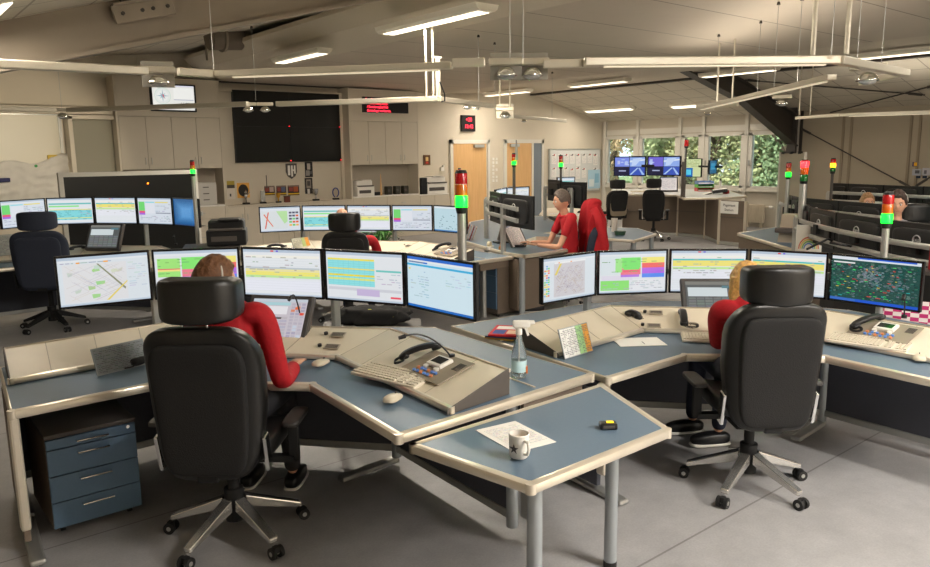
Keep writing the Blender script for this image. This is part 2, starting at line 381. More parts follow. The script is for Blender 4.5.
# ------------------------------------------------------------------ ceiling lights
lit = mat('lit fluorescent louvre', (255, 250, 235), .5, emit=1.5, ecol=(255, 240, 214))
litr = mat('dim rail louvre', (220, 214, 200), .4, emit=.35, ecol=(255, 236, 200))
lith = mat('luminaire housing', (232, 226, 210), .5)
def area(name, loc, sx, sy, power, col=(1, .90, .76), rot=(0, 0, 0), parent=None):
    l = bpy.data.lights.new(name, 'AREA'); l.shape = 'RECTANGLE'; l.size = sx; l.size_y = sy; l.energy = power; l.color = col
    o = bpy.data.objects.new(name, l); COL.objects.link(o); o.location = loc; o.rotation_euler = rot
    if parent: o.parent = parent
    return o
def luminaire(loc, label, L=1.5, rz=0, tilt=0, power=75, W=.26, col=(1, .90, .76)):
    t = thing('ceiling_light', label, 'ceiling light', loc, rz, 'fluorescent lights on the ceiling')
    if tilt: t.rotation_euler = (0, tilt, rz)
    pr = [(-W/2, 0), (W/2, 0), (W/2-.02, -.05), (W/2-.06, -.075), (-W/2+.06, -.075), (-W/2+.02, -.05)]
    h = MB(); h.hexa([(x, -L/2, z) for x, z in pr], [(x, L/2, z) for x, z in pr]); h.build('housing', lith, t)
    for s in (-1, 1): MB().mm((s*.045-.032, -L/2+.06, -.082), (s*.045+.032, L/2-.06, -.074)).build('louvre', lit, t)
    if power: area('lamp_glow', (0, 0, -.1), .2, L-.1, power, col, parent=t)
    return t
def ceil_at(px, py, z=ZF): return P(px, py, z)
p = ceil_at(300, 52, ZF+.02); luminaire((p.x, p.y, ZF), 'long ceiling light above the video wall, nearest the slanted cove', 1.5)
p = ceil_at(432, 17); luminaire((p.x, p.y, ZF), 'largest ceiling light, top centre, with open louvre', 1.9, W=.32)
p = ceil_at(507, 91, ZF); luminaire((p.x, p.y, ZF), 'ceiling light farthest back, above the wooden doors', 1.6, power=35)
p = ceil_at(598, 81, ZF); luminaire((p.x, p.y, ZF), 'ceiling light on the flat ceiling just before the dark gap, above the noticeboard', 1.6, power=35)
p = ceil_at(738, 70, ZF); luminaire((p.x, p.y, ZF), 'ceiling light behind the long rail, above the steel rafter', 1.6, power=25)
p = ceil_at(895, 51, ZF); luminaire((p.x, p.y, ZF), 'ceiling light at the upper right edge of the room', 1.6, power=22)
ta_ = math.atan(.235)
for px, py, lb in ((609, 108, 'ceiling light on the sloped tiles nearest the room corner'), (700, 103, 'ceiling light on the sloped tiles beside the steel rafter')):
    q = cz(px, py, 0); luminaire((q.x, q.y, slopez(q.x)), lb, 1.7, tilt=ta_, power=22)
q = PY(4, 8, 6.6); luminaire((q.x-.15, q.y, tz(q.x-.15)-.0), 'ceiling light cut by the upper left corner of the picture', 1.5, tilt=-math.atan(sl2), power=18)
# added unseen ceiling lights that brighten the foreground and the desk fronts
for (x, y, pw_) in ((7.4, 2.2, 22), (3.0, -.2, 90), (7.5, -1.8, 80), (12.4, 2.5, 15), (4.4, -2.6, 230), (1.2, -2.8, 420), (-1.2, .6, 230), (1.4, .9, 130)):
    luminaire((x, y, ZF if x > 6 else 3.4), 'added ceiling light out of view that brightens the foreground', 1.6, power=pw_, col=(1, .95, .88))
# ------------------------------------------------------------------ suspended light rails
railm = mat('cream rail profile', (214, 206, 188), .35, .35)
spotm = mat('spot housing', (168, 164, 154), .4, .4)
ZR = 2.56
def rail(name, pts, label, z=ZR, w=.09, h=.06, caps=True, glow=False):
    pts = [Vector(p) for p in pts]; c = pts[0]
    t = thing(name, label, 'light rail', c)
    for a, b in zip(pts, pts[1:]):
        a = a-c; b = b-c; d = (b-a).normalized()
        MB().bar(a, b, w, h, bev=.008).build('rail_body', railm, t)
        if glow: MB().bar(a+d*.15-Vector((0, 0, h/2+.006)), b-d*.1-Vector((0, 0, h/2+.006)), w*.55, .008).build('louvre', litr, t)
        if glow:
            l = area('uplight', (a+b)/2+Vector((0, 0, h/2+.02)), .05, (b-a).length*.9, 4*(b-a).length, parent=t); l.rotation_euler = (PI, 0, math.atan2(d.y, d.x)-PI/2)
    return t
def cable(p, ztop, r=.004):
    return MB().cyl((0, 0, 0), (0, 0, ztop-p.z), r, n=6)
def hang(pts, zt, m, label, r=.003, hook=True, nm='suspension_cable'):
    for p in pts:
        t = thing(nm, label, 'cable' if r < .01 else 'rod', p, 0, label[:40])
        MB().cyl((0, 0, .02), (0, 0, zt-p.z), r, n=8).build('line', m, t, smooth=True)
        if hook: MB().cyl((0, 0, zt-p.z-.03), (0, 0, zt-p.z), .02, .012, n=10).build('ceiling_hook', darkst, t)
R = lambda px, py, z=ZR: P(px, py, z)
rail('light_rail', [R(-40, 62), R(148, 71)], 'left piece of the nearer rail ring, running in from the left edge', w=.07)
rail('light_rail', [R(178, 71.5), R(213, 74)], 'short nearer rail piece right of the first spotlight, above the wall monitor', w=.06)
rail('light_rail', [R(216, 74), R(452, 65.5)], 'long nearer rail with lit underside left of the twin spotlights', w=.085, h=.05, glow=True)
rail('light_rail', [R(543, 64), R(600, 63)], 'short bright nearer rail piece right of the twin spotlights', w=.05)
rail('light_rail', [R(452, 63), R(485, 62.5)], 'short nearer rail piece left of the twin spotlights', w=.05)
rail('light_rail', [R(584, 62), R(838, 60)], 'thick long nearer rail across the upper right with lit underside', w=.09, h=.06, glow=True)
rail('light_rail', [R(838, 60), R(905, 73)], 'short end piece of the nearer rail ring at the upper right', w=.09)
rail('light_rail', [R(832, 77), R(700, 108)], 'dim lit rail leading back from the upper right end of the ring', w=.09, h=.05, glow=True)
rail('light_rail', [R(-30, 108), R(56, 110)], 'left end of the farther rail ring above the whiteboard', w=.08)
rail('light_rail', [R(68, 110), R(248, 104)], 'farther rail piece below the wall monitor', w=.08)
rail('light_rail', [R(277, 104), R(438, 99)], 'farther rail crossing the red dot display', w=.09)
rail('light_rail', [R(438, 99), R(492, 106)], 'short farther rail behind the hanging frame, with two small spots', w=.06)
rail('light_rail', [R(510, 116), R(566, 121)], 'thin farthest rail above the second wooden door', w=.04)
rail('light_rail', [R(738, 104), R(697, 107)], 'short bright rail piece by the steel rafter', w=.06)
rail('light_rail', [R(796, 118), R(840, 115)], 'thin rail starting at the column head', w=.05)
rail('light_rail', [R(840, 115), R(960, 111)], 'long thin rail along the panel wall at the right edge', w=.05, glow=True)
rail('light_rail', [R(905, 73), R(862, 83)], 'crossing end bracket of the rail ring at far upper right', w=.07)
hang([R(812.5, 58), R(846, 57)], ZF, railm, 'thick white rod holding the end of the thick rail', r=.018, hook=False, nm='suspension_rod')
hang([R(426.5, 99), R(433.5, 99)], ZF, railm, 'pale rod of the hanging frame over the display', r=.012, hook=False, nm='suspension_rod')
hang([R(717, 106), R(732, 104)], ZF, railm, 'pale rod holding the rail in front of the rafter', r=.012, hook=False, nm='suspension_rod')
hang([R(500, 112), R(510, 111)], ZF, railm, 'pale rod holding the glass spot above the second door', r=.012, hook=False, nm='suspension_rod')
hang([R(799, 117), R(810, 116)], slopez(R(804, 116).x)+.02, railm, 'short pale rod at the column end of the wall rail', r=.01, hook=False, nm='suspension_rod')
hang([R(214, 72), R(510, 62), R(523, 62), R(831, 60), R(857, 62), R(881, 67)], 3.43, alum, 'thin steel cable of the nearer rail ring')
hang([R(256, 102), R(495, 107), R(479, 104), R(552, 119), R(774, 88), R(797, 86), R(716, 102), R(757, 96)], 3.43, alum, 'thin steel cable of the farther rail ring')
hang([R(62, 110)], 3.5, alum, 'thin steel cable above the whiteboard')
bulb = mat('spot reflector', (235, 235, 230), .08, 1)
bulbg = mat('clear spot lens', (250, 250, 250), .05, trans=.6)
def spot(p, label, s=1.0, plate=True, power=0, aim=None):
    t = thing('spotlight', label, 'spotlight', p, math.atan2(-p.x, p.y), 'spotlights on the rails')
    if plate: MB().box((0, .03*s, 0), (.24*s, .012, .2*s)).build('back_plate', spotm, t, bevel=.004)
    MB().box((0, 0, .03*s), (.26*s, .1*s, .05*s), bev=.01*s).build('holder', railm, t)
    MB().lathe([(.03*s, -.01*s), (.06*s, -.03*s), (.085*s, -.07*s), (.082*s, -.075*s), (.03*s, -.04*s)], cap=False).build('reflector', bulb, t, smooth='all')
    MB().sph((0, 0, -.065*s), .07*s, (1, 1, .55)).build('lens', bulbg, t, smooth='all')
    if power:
        l = bpy.data.lights.new('spot_beam', 'SPOT'); l.energy = power; l.spot_size = math.radians(62); l.spot_blend = .5; l.color = (1, .87, .66); l.shadow_soft_size = .05
        o = bpy.data.objects.new('spot_beam', l); COL.objects.link(o); o.location = p-Vector((0, 0, .13)); 
        d = (Vector(aim)-o.location); o.rotation_euler = d.to_track_quat('-Z', 'Y').to_euler()
    return t
spot(R(158, 74), 'single spotlight on the nearer rail just above the wall monitor')
spot(R(506, 66), 'left of the twin spotlights on the nearer rail, with a square plate')
spot(R(532, 66), 'right of the twin spotlights on the nearer rail')
spot(R(248, 106), 'left spotlight of the farther rail, in front of the video wall', .8, False)
spot(R(265, 106), 'right spotlight of the farther rail, in front of the video wall', .8, False)
spot(R(62, 112), 'small spotlight above the whiteboard corner', .9, False, 130, (PY(20, 160, YW)))
spot(R(467, 104), 'left small dark spotlight under the rail, over the clock', .7, False, 110, PY(470, 165, YW))
spot(R(476, 105), 'right small dark spotlight under the rail, over the clock', .7, False)
spot(R(505, 111), 'glass spotlight above the second wooden door', 1.1, True, 0)
spot(R(524, 119), 'small spotlight on the farthest rail right of the second door', .6, False, 120, PY(562, 170, YW))
spot(R(782, 99), 'dark double spotlight under the dim rail at upper right', .9, False)
spot(R(868, 71), 'spotlight with round lens at the upper right end of the ring', 1.1, False)
spot(R(708, 111), 'small spotlight at the low end of the dim rail by the rafter', .7, False)
fr = thing('hanging_bracket', 'white vertical profile with a dangling black cable beside the rails, centre', 'bracket', R(437, 99))
MB().box((.02, 0, .22), (.05, .03, .5)).build('profile', railm, fr, bevel=.004)
MB().box((.02, .02, .48), (.14, .02, .02)).build('crossbar', railm, fr)
MB().tube([(.04, 0, .34), (.1, 0, .4), (.13, 0, .42)], .012).build('plug', black, fr)
MB().tube([(.03, -.02, .2), (.06, -.02, .14), (.1, -.02, .06), (.1, -.02, -.02), (.05, -.02, -.03)], .008).build('cable_loop', black, fr, smooth=True)
# ------------------------------------------------------------------ screen pictures, as lists of rectangles
def rr(a, b): return random.uniform(a, b)
def pal(c, j=8): return tuple(max(0, min(255, x+rr(-j, j))) for x in c)
def ui_base(c=(226, 234, 240), bar=(190, 205, 222)):
    return [(0, 0, 1, 1, c), (0, .94, 1, 1, bar), (0, .90, 1, .94, (236, 240, 244)), (0, 0, 1, .035, (196, 210, 226))]
def lines(x0, x1, z0, z1, n, c=(150, 158, 170), fill=.6, h=.35):
    o = []; st = (z1-z0)/n
    for i in range(n):
        x = x0
        while x < x1-.02:
            w = rr(.02, .09)
            if random.random() < fill: o.append((x, z1-(i+.5+h/2)*st, min(x+w, x1), z1-(i+.5-h/2)*st, pal(c, 14)))
            x += w+.015
    return o
def scr_map(left=.75):
    o = ui_base(); o += lines(.03, .6, .855, .9, 1, (170, 180, 196))+[(.2, .86, .24, .89, (255, 176, 70)), (.5, .86, .55, .89, (255, 176, 70))]
    x0, x1, z0, z1 = .05, left, .06, .85; o.append((x0, z0, x1, z1, (232, 232, 234)))
    for i in range(9):
        x = rr(x0+.02, x1-.1); z = rr(z0+.03, z1-.1); o.append(([(x, z), (x+rr(.03, .1), z+.02), (x+rr(.04, .1), z+rr(.05, .12)), (x-.01, z+rr(.04, .1))], pal((176, 220, 150) if i < 4 else (214, 220, 208))))
    for k in range(90):
        a = rr(x0+.02, x1-.05); z = rr(z0+.02, z1-.02); L = rr(.05, .3); s = random.choice((.62, -1.3)); zz = z+L*s
        if zz > z1 or zz < z0 or a+L > x1: continue
        t = .0025; c = random.choice([(196, 186, 204), (214, 196, 190), (186, 190, 206), (224, 206, 170)])
        o.append(([(a, z-t), (a+L, zz-t), (a+L, zz+t), (a, z+t)], c))
    o.append(([(.42, .84), (.44, .84), (left-.02, .3), (left-.03, .26)], (146, 150, 120))); o.append(([(.5, .06), (.53, .06), (left, .42), (left, .45)], (240, 220, 110)))
    o += lines(left+.02, .98, .3, .84, 12, (206, 214, 222), .5); return o
def scr_map2():
    o = ui_base(); cs = [(255, 120, 90), (255, 220, 90), (120, 220, 120), (120, 190, 240), (90, 140, 230), (255, 160, 80)]
    for i in range(14):
        for j in range(3): 
            if random.random() < .8: o.append((.02+j*.035, .12+i*.053, .05+j*.035, .155+i*.053, pal(random.choice(cs))))
    o.append((.2, .08, .8, .86, (216, 212, 216)))
    for k in range(170):
        a = rr(.2, .74); z = rr(.1, .75); L = rr(.03, .1); s = random.choice((.3, -1.6, 2.2)); zz = z+L*s
        if zz < .1 or zz > .84 or a+L > .79: continue
        o.append(([(a, z-.003), (a+L, zz-.003), (a+L, zz+.003), (a, z+.003)], random.choice([(150, 140, 160), (180, 160, 170), (200, 180, 140)])))
    o += [([(.2, .6), (.24, .6), (.34, .86), (.30, .86)], (238, 218, 110)), (.2, .86, .8, .9, (244, 244, 244)), (.27, .868, .3, .89, (255, 160, 60)), (.5, .868, .53, .89, (255, 160, 60))]
    return o
def scr_green(v=0):
    o = ui_base((232, 236, 240)); o += [(.03, .44, .3, .84, (168, 238, 130)), (.03, .6, .3, .62, (236, 90, 120)), (.03, .56, .3, .6, (250, 236, 140)), (.32, .6, .62, .86, (140, 240, 120)), (.64, .72, .98, .86, (250, 238, 130)),
        (.64, .6, .98, .72, (250, 110, 110)), (.64, .46, .98, .6, (190, 110, 235)), (.32, .44, .62, .6, (246, 130, 150)), (.04, .3, .5, .42, (230, 226, 240)), (.32, .38, .6, .44, (190, 130, 235)), (.64, .36, .98, .46, (100, 150, 250))]
    if v: o += [(.02, .44, .3, .9, (226, 236, 240)), (.24, .5, .34, .84, (170, 240, 150)), (.36, .56, .6, .84, (130, 236, 120)), (.36, .5, .6, .56, (250, 110, 130)), (.02, .06, .45, .3, (150, 235, 125)), (.5, .04, .98, .32, (238, 240, 244))]
    for z in (.5, .66, .74, .8): o += lines(.04, .97, z, z+.03, 1, (120, 180, 110), .3, .5)
    return o+lines(.05, .95, .08, .3, 5, (180, 188, 200), .5)
def scr_list(v=0):
    o = ui_base((236, 240, 244)); o += [(.36, .955, .4, .985, (236, 70, 70)), (.43, .955, .46, .985, (110, 90, 230)), (.02, .82, .98, .88, (248, 246, 236))]
    if v: o += [(.02, .62, .98, .76, (250, 236, 120)), (.02, .76, .98, .8, (90, 200, 200)), (.02, .55, .98, .6, (200, 244, 150)), (.02, .3, .98, .5, (240, 242, 250))]
    else: o += [(.02, .52, .98, .58, (246, 236, 170)), (.02, .44, .98, .52, (250, 240, 120)), (.02, .39, .98, .44, (196, 240, 160)), (.02, .58, .98, .62, (196, 206, 214)), (.02, .1, .98, .34, (240, 242, 252))]
    for i in range(14): o.append((.02, .1+i*.055, .98, .103+i*.055, (206, 212, 220)))
    return o+lines(.03, .96, .38, .86, 9, (176, 180, 170), .25)
def scr_cyan(v=0):
    o = ui_base((234, 238, 242)); o += [(.02, .3, .64, .86, (150, 232, 236)), (.02, .83, .64, .87, (250, 236, 100)), (.02, .64, .64, .67, (246, 232, 120)), (.02, .5, .64, .54, (255, 232, 30)), (.02, .42, .64, .46, (240, 240, 110)),
        (.66, .62, .98, .66, (120, 206, 200)), (.02, .2, .98, .26, (214, 216, 224)), (.4, .1, .7, .24, (206, 190, 226)), (.84, .08, .97, .12, (246, 90, 110))]
    for i in range(12): o.append((.02, .3+i*.046, .64, .304+i*.046, (120, 200, 210)))
    for i in range(9): o.append((.02+i*.07, .3, .023+i*.07, .86, (130, 210, 214)))
    if v: o = ui_base((236, 240, 244))+[(.02, .76, .98, .82, (120, 200, 200)), (.02, .66, .7, .72, (150, 240, 150)), (.02, .14, .98, .54, (140, 225, 232)), (.02, .54, .98, .57, (250, 236, 110)), (.02, .2, .98, .23, (240, 236, 120))]+lines(.03, .96, .14, .54, 7, (90, 170, 180), .4)
    return o+lines(.67, .97, .3, .6, 6, (190, 196, 206), .5)
def scr_plain(v=0):
    o = ui_base((214, 236, 246), (40, 110, 210)); o += [(0, .82, 1, .86, (60, 180, 230)), (.02, .88, .3, .91, (120, 140, 180)), (.26, .88, .32, .91, (30, 110, 220)), (0, 0, 1, .045, (30, 110, 200)), (.02, .74, .05, .77, (240, 220, 90))]
    return o+lines(.05, .34, .2, .74, 11, (176, 200, 214), .5)+lines(.6, .96, .5, .74, 5, (190, 214, 226), .4)
def scr_desktop():
    o = [(0, 0, 1, 1, (24, 90, 150))]
    for i in range(14):
        t = i/14; o.append((0.02+t*.35, .04+t*.3, .98-t*.3, .96-t*.34, (24+int(70*t), 90+int(70*t), 150+int(70*t))))
    return o+[(0, 0, 1, .04, (40, 80, 130))]
def scr_table(v=0):
    o = ui_base((222, 230, 240)); o += [(.02, .5, .2, .86, (120, 224, 120)), (.02, .42, .2, .5, (240, 90, 130)), (.02, .34, .2, .42, (176, 110, 226)), (.22, .82, .5, .86, (150, 226, 236)), (.52, .82, .9, .86, (240, 226, 120)), (.22, .4, .5, .8, (232, 236, 244)), (.52, .4, .96, .44, (150, 156, 170))]
    return o+lines(.52, .96, .46, .8, 5, (170, 180, 196), .4)+lines(.05, .95, .08, .32, 4, (160, 170, 186), .5)
def scr_orange():
    o = ui_base((226, 232, 240)); o.append((.04, .1, .68, .84, (224, 230, 232)))
    o += [([(.1, .12), (.13, .12), (.22, .8), (.19, .8)], (226, 100, 80)), ([(.08, .7), (.1, .74), (.32, .2), (.29, .2)], (236, 130, 100)), ([(.4, .84), (.68, .84), (.68, .4), (.6, .3)], (190, 232, 170))]
    for i in range(5):
        for j in range(3): o.append((.72+j*.085, .2+i*.13, .79+j*.085, .28+i*.13, random.choice([(236, 110, 60), (90, 90, 110), (120, 210, 120), (250, 190, 90)])))
    return o
def scr_sat():
    o = [(0, 0, 1, 1, (30, 78, 72)), (0, .93, 1, 1, (230, 236, 244)), (.3, .965, .95, 1, (40, 100, 220)), (.3, 0, 1, .06, (30, 90, 210)), (0, 0, .3, .06, (60, 110, 200))]
    for i in range(700):
        x = rr(0, .96); z = rr(.07, .88); s = rr(.008, .03); c = pal(random.choice([(24, 84, 76), (20, 66, 62), (70, 102, 100), (34, 56, 54), (106, 122, 126), (50, 110, 100)]))
        o.append(([(x, z), (x+s, z+rr(-.01, .01)), (x+s*1.1, z+s), (x-.005, z+s*rr(.7, 1.2))], c))
    for i in range(60):
        x = rr(.35, .8); z = rr(.35, .86); s = rr(.02, .05); o.append(([(x, z), (x+s, z+rr(-.01, .01)), (x+s*1.1, z+s), (x-.005, z+s*.8)], pal((86, 112, 114), 12)))
    for i in range(90):
        x = .3+random.gauss(0, .12)+.15; z = .6+random.gauss(0, .12); s = rr(.01, .03)
        if 0 < x < .95 and .07 < z < .88: o.append((x, z, x+s, z+s, pal((120, 134, 140), 14)))
    for i in range(60):
        x = rr(.02, .9); z = rr(.1, .88); o.append((x, z, x+rr(.015, .05), z+.012, random.choice([(40, 226, 90), (60, 230, 110), (240, 50, 40), (230, 40, 50), (40, 200, 200), (250, 220, 60)])))
    o += [(.05, .87, .3, .9, (240, 240, 240))]
    return o
def scr_cctv(v=0):
    a = (130, 150, 240); o = [(0, 0, 1, 1, (20, 28, 66)), (.02, .48, .48, .97, a if not v else (120, 110, 220)), (.5, .48, .98, .97, (150, 180, 245)), (.5, .03, .98, .46, (60, 90, 190)), (.02, .03, .48, .46, (24, 26, 60))]
    o += [([(.5, .05), (.56, .05), (.78, .4), (.74, .42)], (180, 210, 250)), ([(.98, .05), (.9, .05), (.78, .4), (.82, .42)], (170, 200, 250)), (.15, .22, .38, .28, (180, 190, 230)), ([(.5, .7), (.98, .8), (.98, .88), (.5, .8)], (225, 238, 255)), ([(.55, .5), (.7, .55), (.9, .95), (.6, .9)], (200, 220, 255))]
    for i in range(10): x = rr(.03, .42 if not v else .1); o.append((x, rr(.55, .85), x+rr(.03, .12), rr(.6, .9), pal((190, 205, 250))))
    return o
def scr_touch():
    o = [(0, 0, 1, 1, (206, 198, 206)), (0, .93, 1, 1, (200, 210, 220)), (.02, .62, .66, .82, (236, 234, 238)), (.02, .84, .7, .92, (176, 214, 220)), (.2, 0, .6, .03, (120, 200, 130))]
    for i in range(7):
        for j in range(4): o.append((.03+j*.17, .05+i*.075, .18+j*.17, .11+i*.075, pal((188, 182, 196), 6)))
    for i in range(11):
        for j in range(3): o.append((.73+j*.09, .06+i*.078, .8+j*.09, .12+i*.078, random.choice([(190, 184, 196), (200, 210, 226), (176, 170, 190), (226, 140, 110) if i > 6 else (196, 190, 200)])))
    o += [(.8, .74, .88, .8, (240, 110, 60)), (.9, .6, .96, .66, (230, 80, 70))]
    return o
def scr_touch_dark(): 
    o = [(0, 0, 1, 1, (92, 96, 96)), (0, .9, 1, 1, (130, 130, 124)), (.04, .55, .8, .82, (214, 224, 226)), (.7, .8, .95, .88, (90, 130, 140))]
    for i in range(6):
        for j in range(6): o.append((.04+j*.16, .06+i*.08, .18+j*.16, .12+i*.08, pal((120, 124, 124), 6)))
    return o
def scr_doc(): return [(0, 0, 1, 1, (226, 216, 210)), (0, .94, 1, 1, (150, 160, 180))]+lines(.08, .92, .08, .9, 16, (150, 146, 150), .7)
def scr_dots():
    o = [(0, 0, 1, 1, (196, 224, 234)), (0, .92, 1, 1, (230, 238, 244)), (0, 0, 1, .05, (70, 130, 190))]
    for i in range(26): x = rr(.3, .9) if i > 8 else rr(.1, .4); z = rr(.1, .85); o.append((x, z, x+.04, z+.02, random.choice([(40, 90, 80), (60, 120, 110), (50, 70, 90)])))
    return o
# ------------------------------------------------------------------ monitor: A, B = ends of its top edge, left to right as its user sees it
bezel = mat('glossy black bezel', (14, 14, 16), .25)
backm = mat('monitor back', (26, 25, 26), .45, nz=.05)
def monitor(A, B, zt, label, content, h=.335, group=None, logo=False, cat='monitor', t=.035, rail=True, lean=0):
    A = Vector((A[0], A[1], 0)); B = Vector((B[0], B[1], 0)); d = B-A; w = d.length; c = (A+B)/2; rz = math.atan2(d.y, d.x)
    o = thing('monitor', label, cat, (c.x, c.y, zt-h), rz, group)
    w -= .008
    mb = MB().box((0, .02, h/2), (w, t-.012, h), bev=.004); mb.cushion((0, .035, h/2), (w*.8, .05, h*.75), .3, 20); mb.build('casing', backm, o)
    fr = MB(); b = .013
    for c_, s_ in (((0, 0, b/2), (w, .012, b)), ((0, 0, h-b/2), (w, .012, b)), ((-w/2+b/2, 0, h/2), (b, .012, h)), ((w/2-b/2, 0, h/2), (b, .012, h))): fr.box(c_, s_)
    fr.build('bezel', bezel, o)
    rects('display', w-2*b, h-2*b, content, SCREEN, o, (0, .001, h/2))
    MB().box((0, .075, h*.45), (.1, .05, .1), bev=.005).build('mount', blackm, o)
    if logo:
        lg = mat('silver badge', (214, 214, 214), .4, .1)
        MB().tube([(.042*math.cos(a*PI/8), .064, h*.62+.042*math.sin(a*PI/8)) for a in range(16)], .005, 6, True).build('badge_ring', lg, o)
        text('badge_letters', 'DELL', .03, lg, o, faceM((0, .064, h*.62), PI), .001)
    return o
# ------------------------------------------------------------------ office chair, faces +y, origin on the floor
def chair(loc, rz, label, group='office chairs', bm=leather, wide=1.0, lift=0, arms=True, head=True, base=polish, hz=0, star=0.3, backlean=.06, hb=.76):
    o = thing('office_chair', label, 'chair', loc, rz, group)
    for k in range(5):
        a = star+k*2*PI/5; u = Vector((math.cos(a), math.sin(a), 0))
        leg = MB().hexa([tuple(u*.05+Vector((-u.y, u.x, 0))*s*.03+Vector((0, 0, z))) for s, z in ((-1, .15), (1, .15), (1, .215), (-1, .215))],
                  [tuple(u*.34+Vector((-u.y, u.x, 0))*s*.022+Vector((0, 0, z))) for s, z in ((-1, .072), (1, .072), (1, .1), (-1, .1))]).build('base_leg', base, o, bevel=.006)
        c = u*.35; n = Vector((-u.y, u.x, 0))
        w = MB()
        for s in (-1, 1): w.cyl(c+n*s*.012+Vector((0, 0, .03)), c+n*s*.03+Vector((0, 0, .03)), .03, n=18)
        w.box(tuple(c+Vector((0, 0, .045))), (.03, .024, .03), rz=a); w.build('castor', rubber, leg, smooth=True)
        MB().cyl(c+n*-.031+Vector((0, 0, .03)), c+n*.031+Vector((0, 0, .03)), .012, n=12).build('hub_cap', alum, leg, smooth=True)
    MB().cyl((0, 0, .09), (0, 0, .26), .048).cyl((0, 0, .2), (0, 0, .42+lift), .028).build('gas_column', blackm, o, smooth=True)
    zs = .44+lift
    MB().box((0, -.02, zs), (.3, .34, .06), bev=.01).box((0, -.22, zs+.02), (.1, .2, .05), bev=.01).build('mechanism', blackm, o)
    def seatf(p): p.z += .03*(abs(p.x)/.25)**3 - .03*max(0, p.y-.12)/.12; return p
    MB().cushion((0, .02, zs+.085), (.52*wide, .52, .12), .38, 40, fn=seatf).build('seat', bm, o, smooth='all')
    W = .50*wide
    def backf(p):
        t = (p.z+hb/2)/hb   # 0 bottom .. 1 top
        wv = .80+.20*math.sin(min(1, t*1.5)*PI/2) - .10*max(0, (t-.72)/.28)**2
        p.x *= wv; s = abs(p.x)/(W/2)
        p.y += .055*s**3*(1 if t < .8 else max(0, 1-(t-.8)/.2)) - backlean*t + .03*math.sin(t*PI)
        return p
    bz_ = zs+.0+hb/2
    bk = MB().cushion((0, -.27, bz_), (W, .12, hb), .36, 48, fn=backf).build('backrest', bm, o, smooth='all')
    MB().cushion((0, -.312, bz_-.02), (W*.80, .06, hb*.86), .3, 32, fn=lambda p: Vector((p.x*(.86+.14*min(1, (p.z+.35)/.5)), p.y-backlean*(p.z+hb/2)/hb+.02*math.sin((p.z/hb+.5)*PI), p.z))).build('back_shell', fabricb if bm is leather else bm, o, smooth='all')
    for s in (-1, 1): MB().bar((s*.235*wide, -.2, zs+.02), (s*.235*wide, -.24, zs+.2), .02, .06, bev=.006).build('recliner_plate', chrome if base is polish else blackm, o)
    if arms:
        for s in (-1, 1):
            x = s*.305*wide
            am = MB().bar((s*.15, -.03, zs+.0), (x, -.03, zs+.0), .05, .03).bar((x, -.03, zs-.01), (x, -.03, zs+.18), .05, .03, up=(0, 1, 0), bev=.004).build('armrest', blackm, o)
            MB().cushion((x, .02, zs+.195), (.085, .26, .03), .4, 24).build('armrest_pad', mat('grey arm pad', (48, 45, 43), .5), am, smooth='all')
    if head:
        zh = zs+hb+.135+hz; yh = -.27-backlean-.005
        for s in (-1, 1): MB().cyl((s*.055, yh, zh-.2), (s*.055, yh, zh-.04), .0065).build('headrest_post', chrome, o, smooth=True)
        def hf(p): s = abs(p.x)/.17; p.y += .07*s**2.5; p.z *= 1-.04*s; return p
        MB().cushion((0, yh+.02, zh), (.335*wide, .15, .205), .30, 40, fn=hf).build('headrest', bm, o, smooth='all')
    return o
# ------------------------------------------------------------------ small things
def tower(base, h, label, r=.034, lit_='green', pole=.014, polem=alum, order=('red', 'amber', 'green'), group='signal towers', seg=.075):
    cs = {'red': (190, 14, 18), 'amber': (214, 98, 10), 'green': (10, 110, 40)}; es = {'red': (255, 40, 46), 'amber': (255, 170, 30), 'green': (20, 255, 45)}
    o = thing('signal_tower', label, 'signal light', base, 0, group)
    n = len(order); H0 = h-n*seg-.045
    MB().cyl((0, 0, 0), (0, 0, H0), pole, n=16).cyl((0, 0, 0), (0, 0, .012), pole*2.2, n=16).build('pole', polem, o, smooth=True)
    MB().cyl((0, 0, H0-.005), (0, 0, H0+.03), r*.8, r, n=20).build('socket', black, o, smooth=True)
    for i, c in enumerate(reversed(order)):
        z = H0+.03+i*seg
        on = c == lit_
        m = mat('lit %s lens' % c, es[c], .2, emit=4.0, ecol=es[c]) if on else mat('unlit %s lens' % c, cs[c], .2, coat=.5)
        MB().lathe([(r, z+.002), (r, z+seg-.004), (r*.93, z+seg)], n=24).build(c+'_lens', m, o, smooth=True)
        if on:
            l = bpy.data.lights.new('signal_glow', 'POINT'); l.energy = .5; l.color = tuple((x/255)**2 for x in es[c]); l.shadow_soft_size = .03
            lo_ = bpy.data.objects.new('signal_glow', l); COL.objects.link(lo_); lo_.parent = o; lo_.location = (0, -r-.02, z+seg/2)
    MB().cyl((0, 0, h-.018), (0, 0, h), r*1.02, r*.8, n=20).build('cap', black, o, smooth=True)
    return o
keym = mat('cream key', (214, 204, 184), .55); kbm = mat('keyboard body', (222, 212, 194), .5)
KB = []
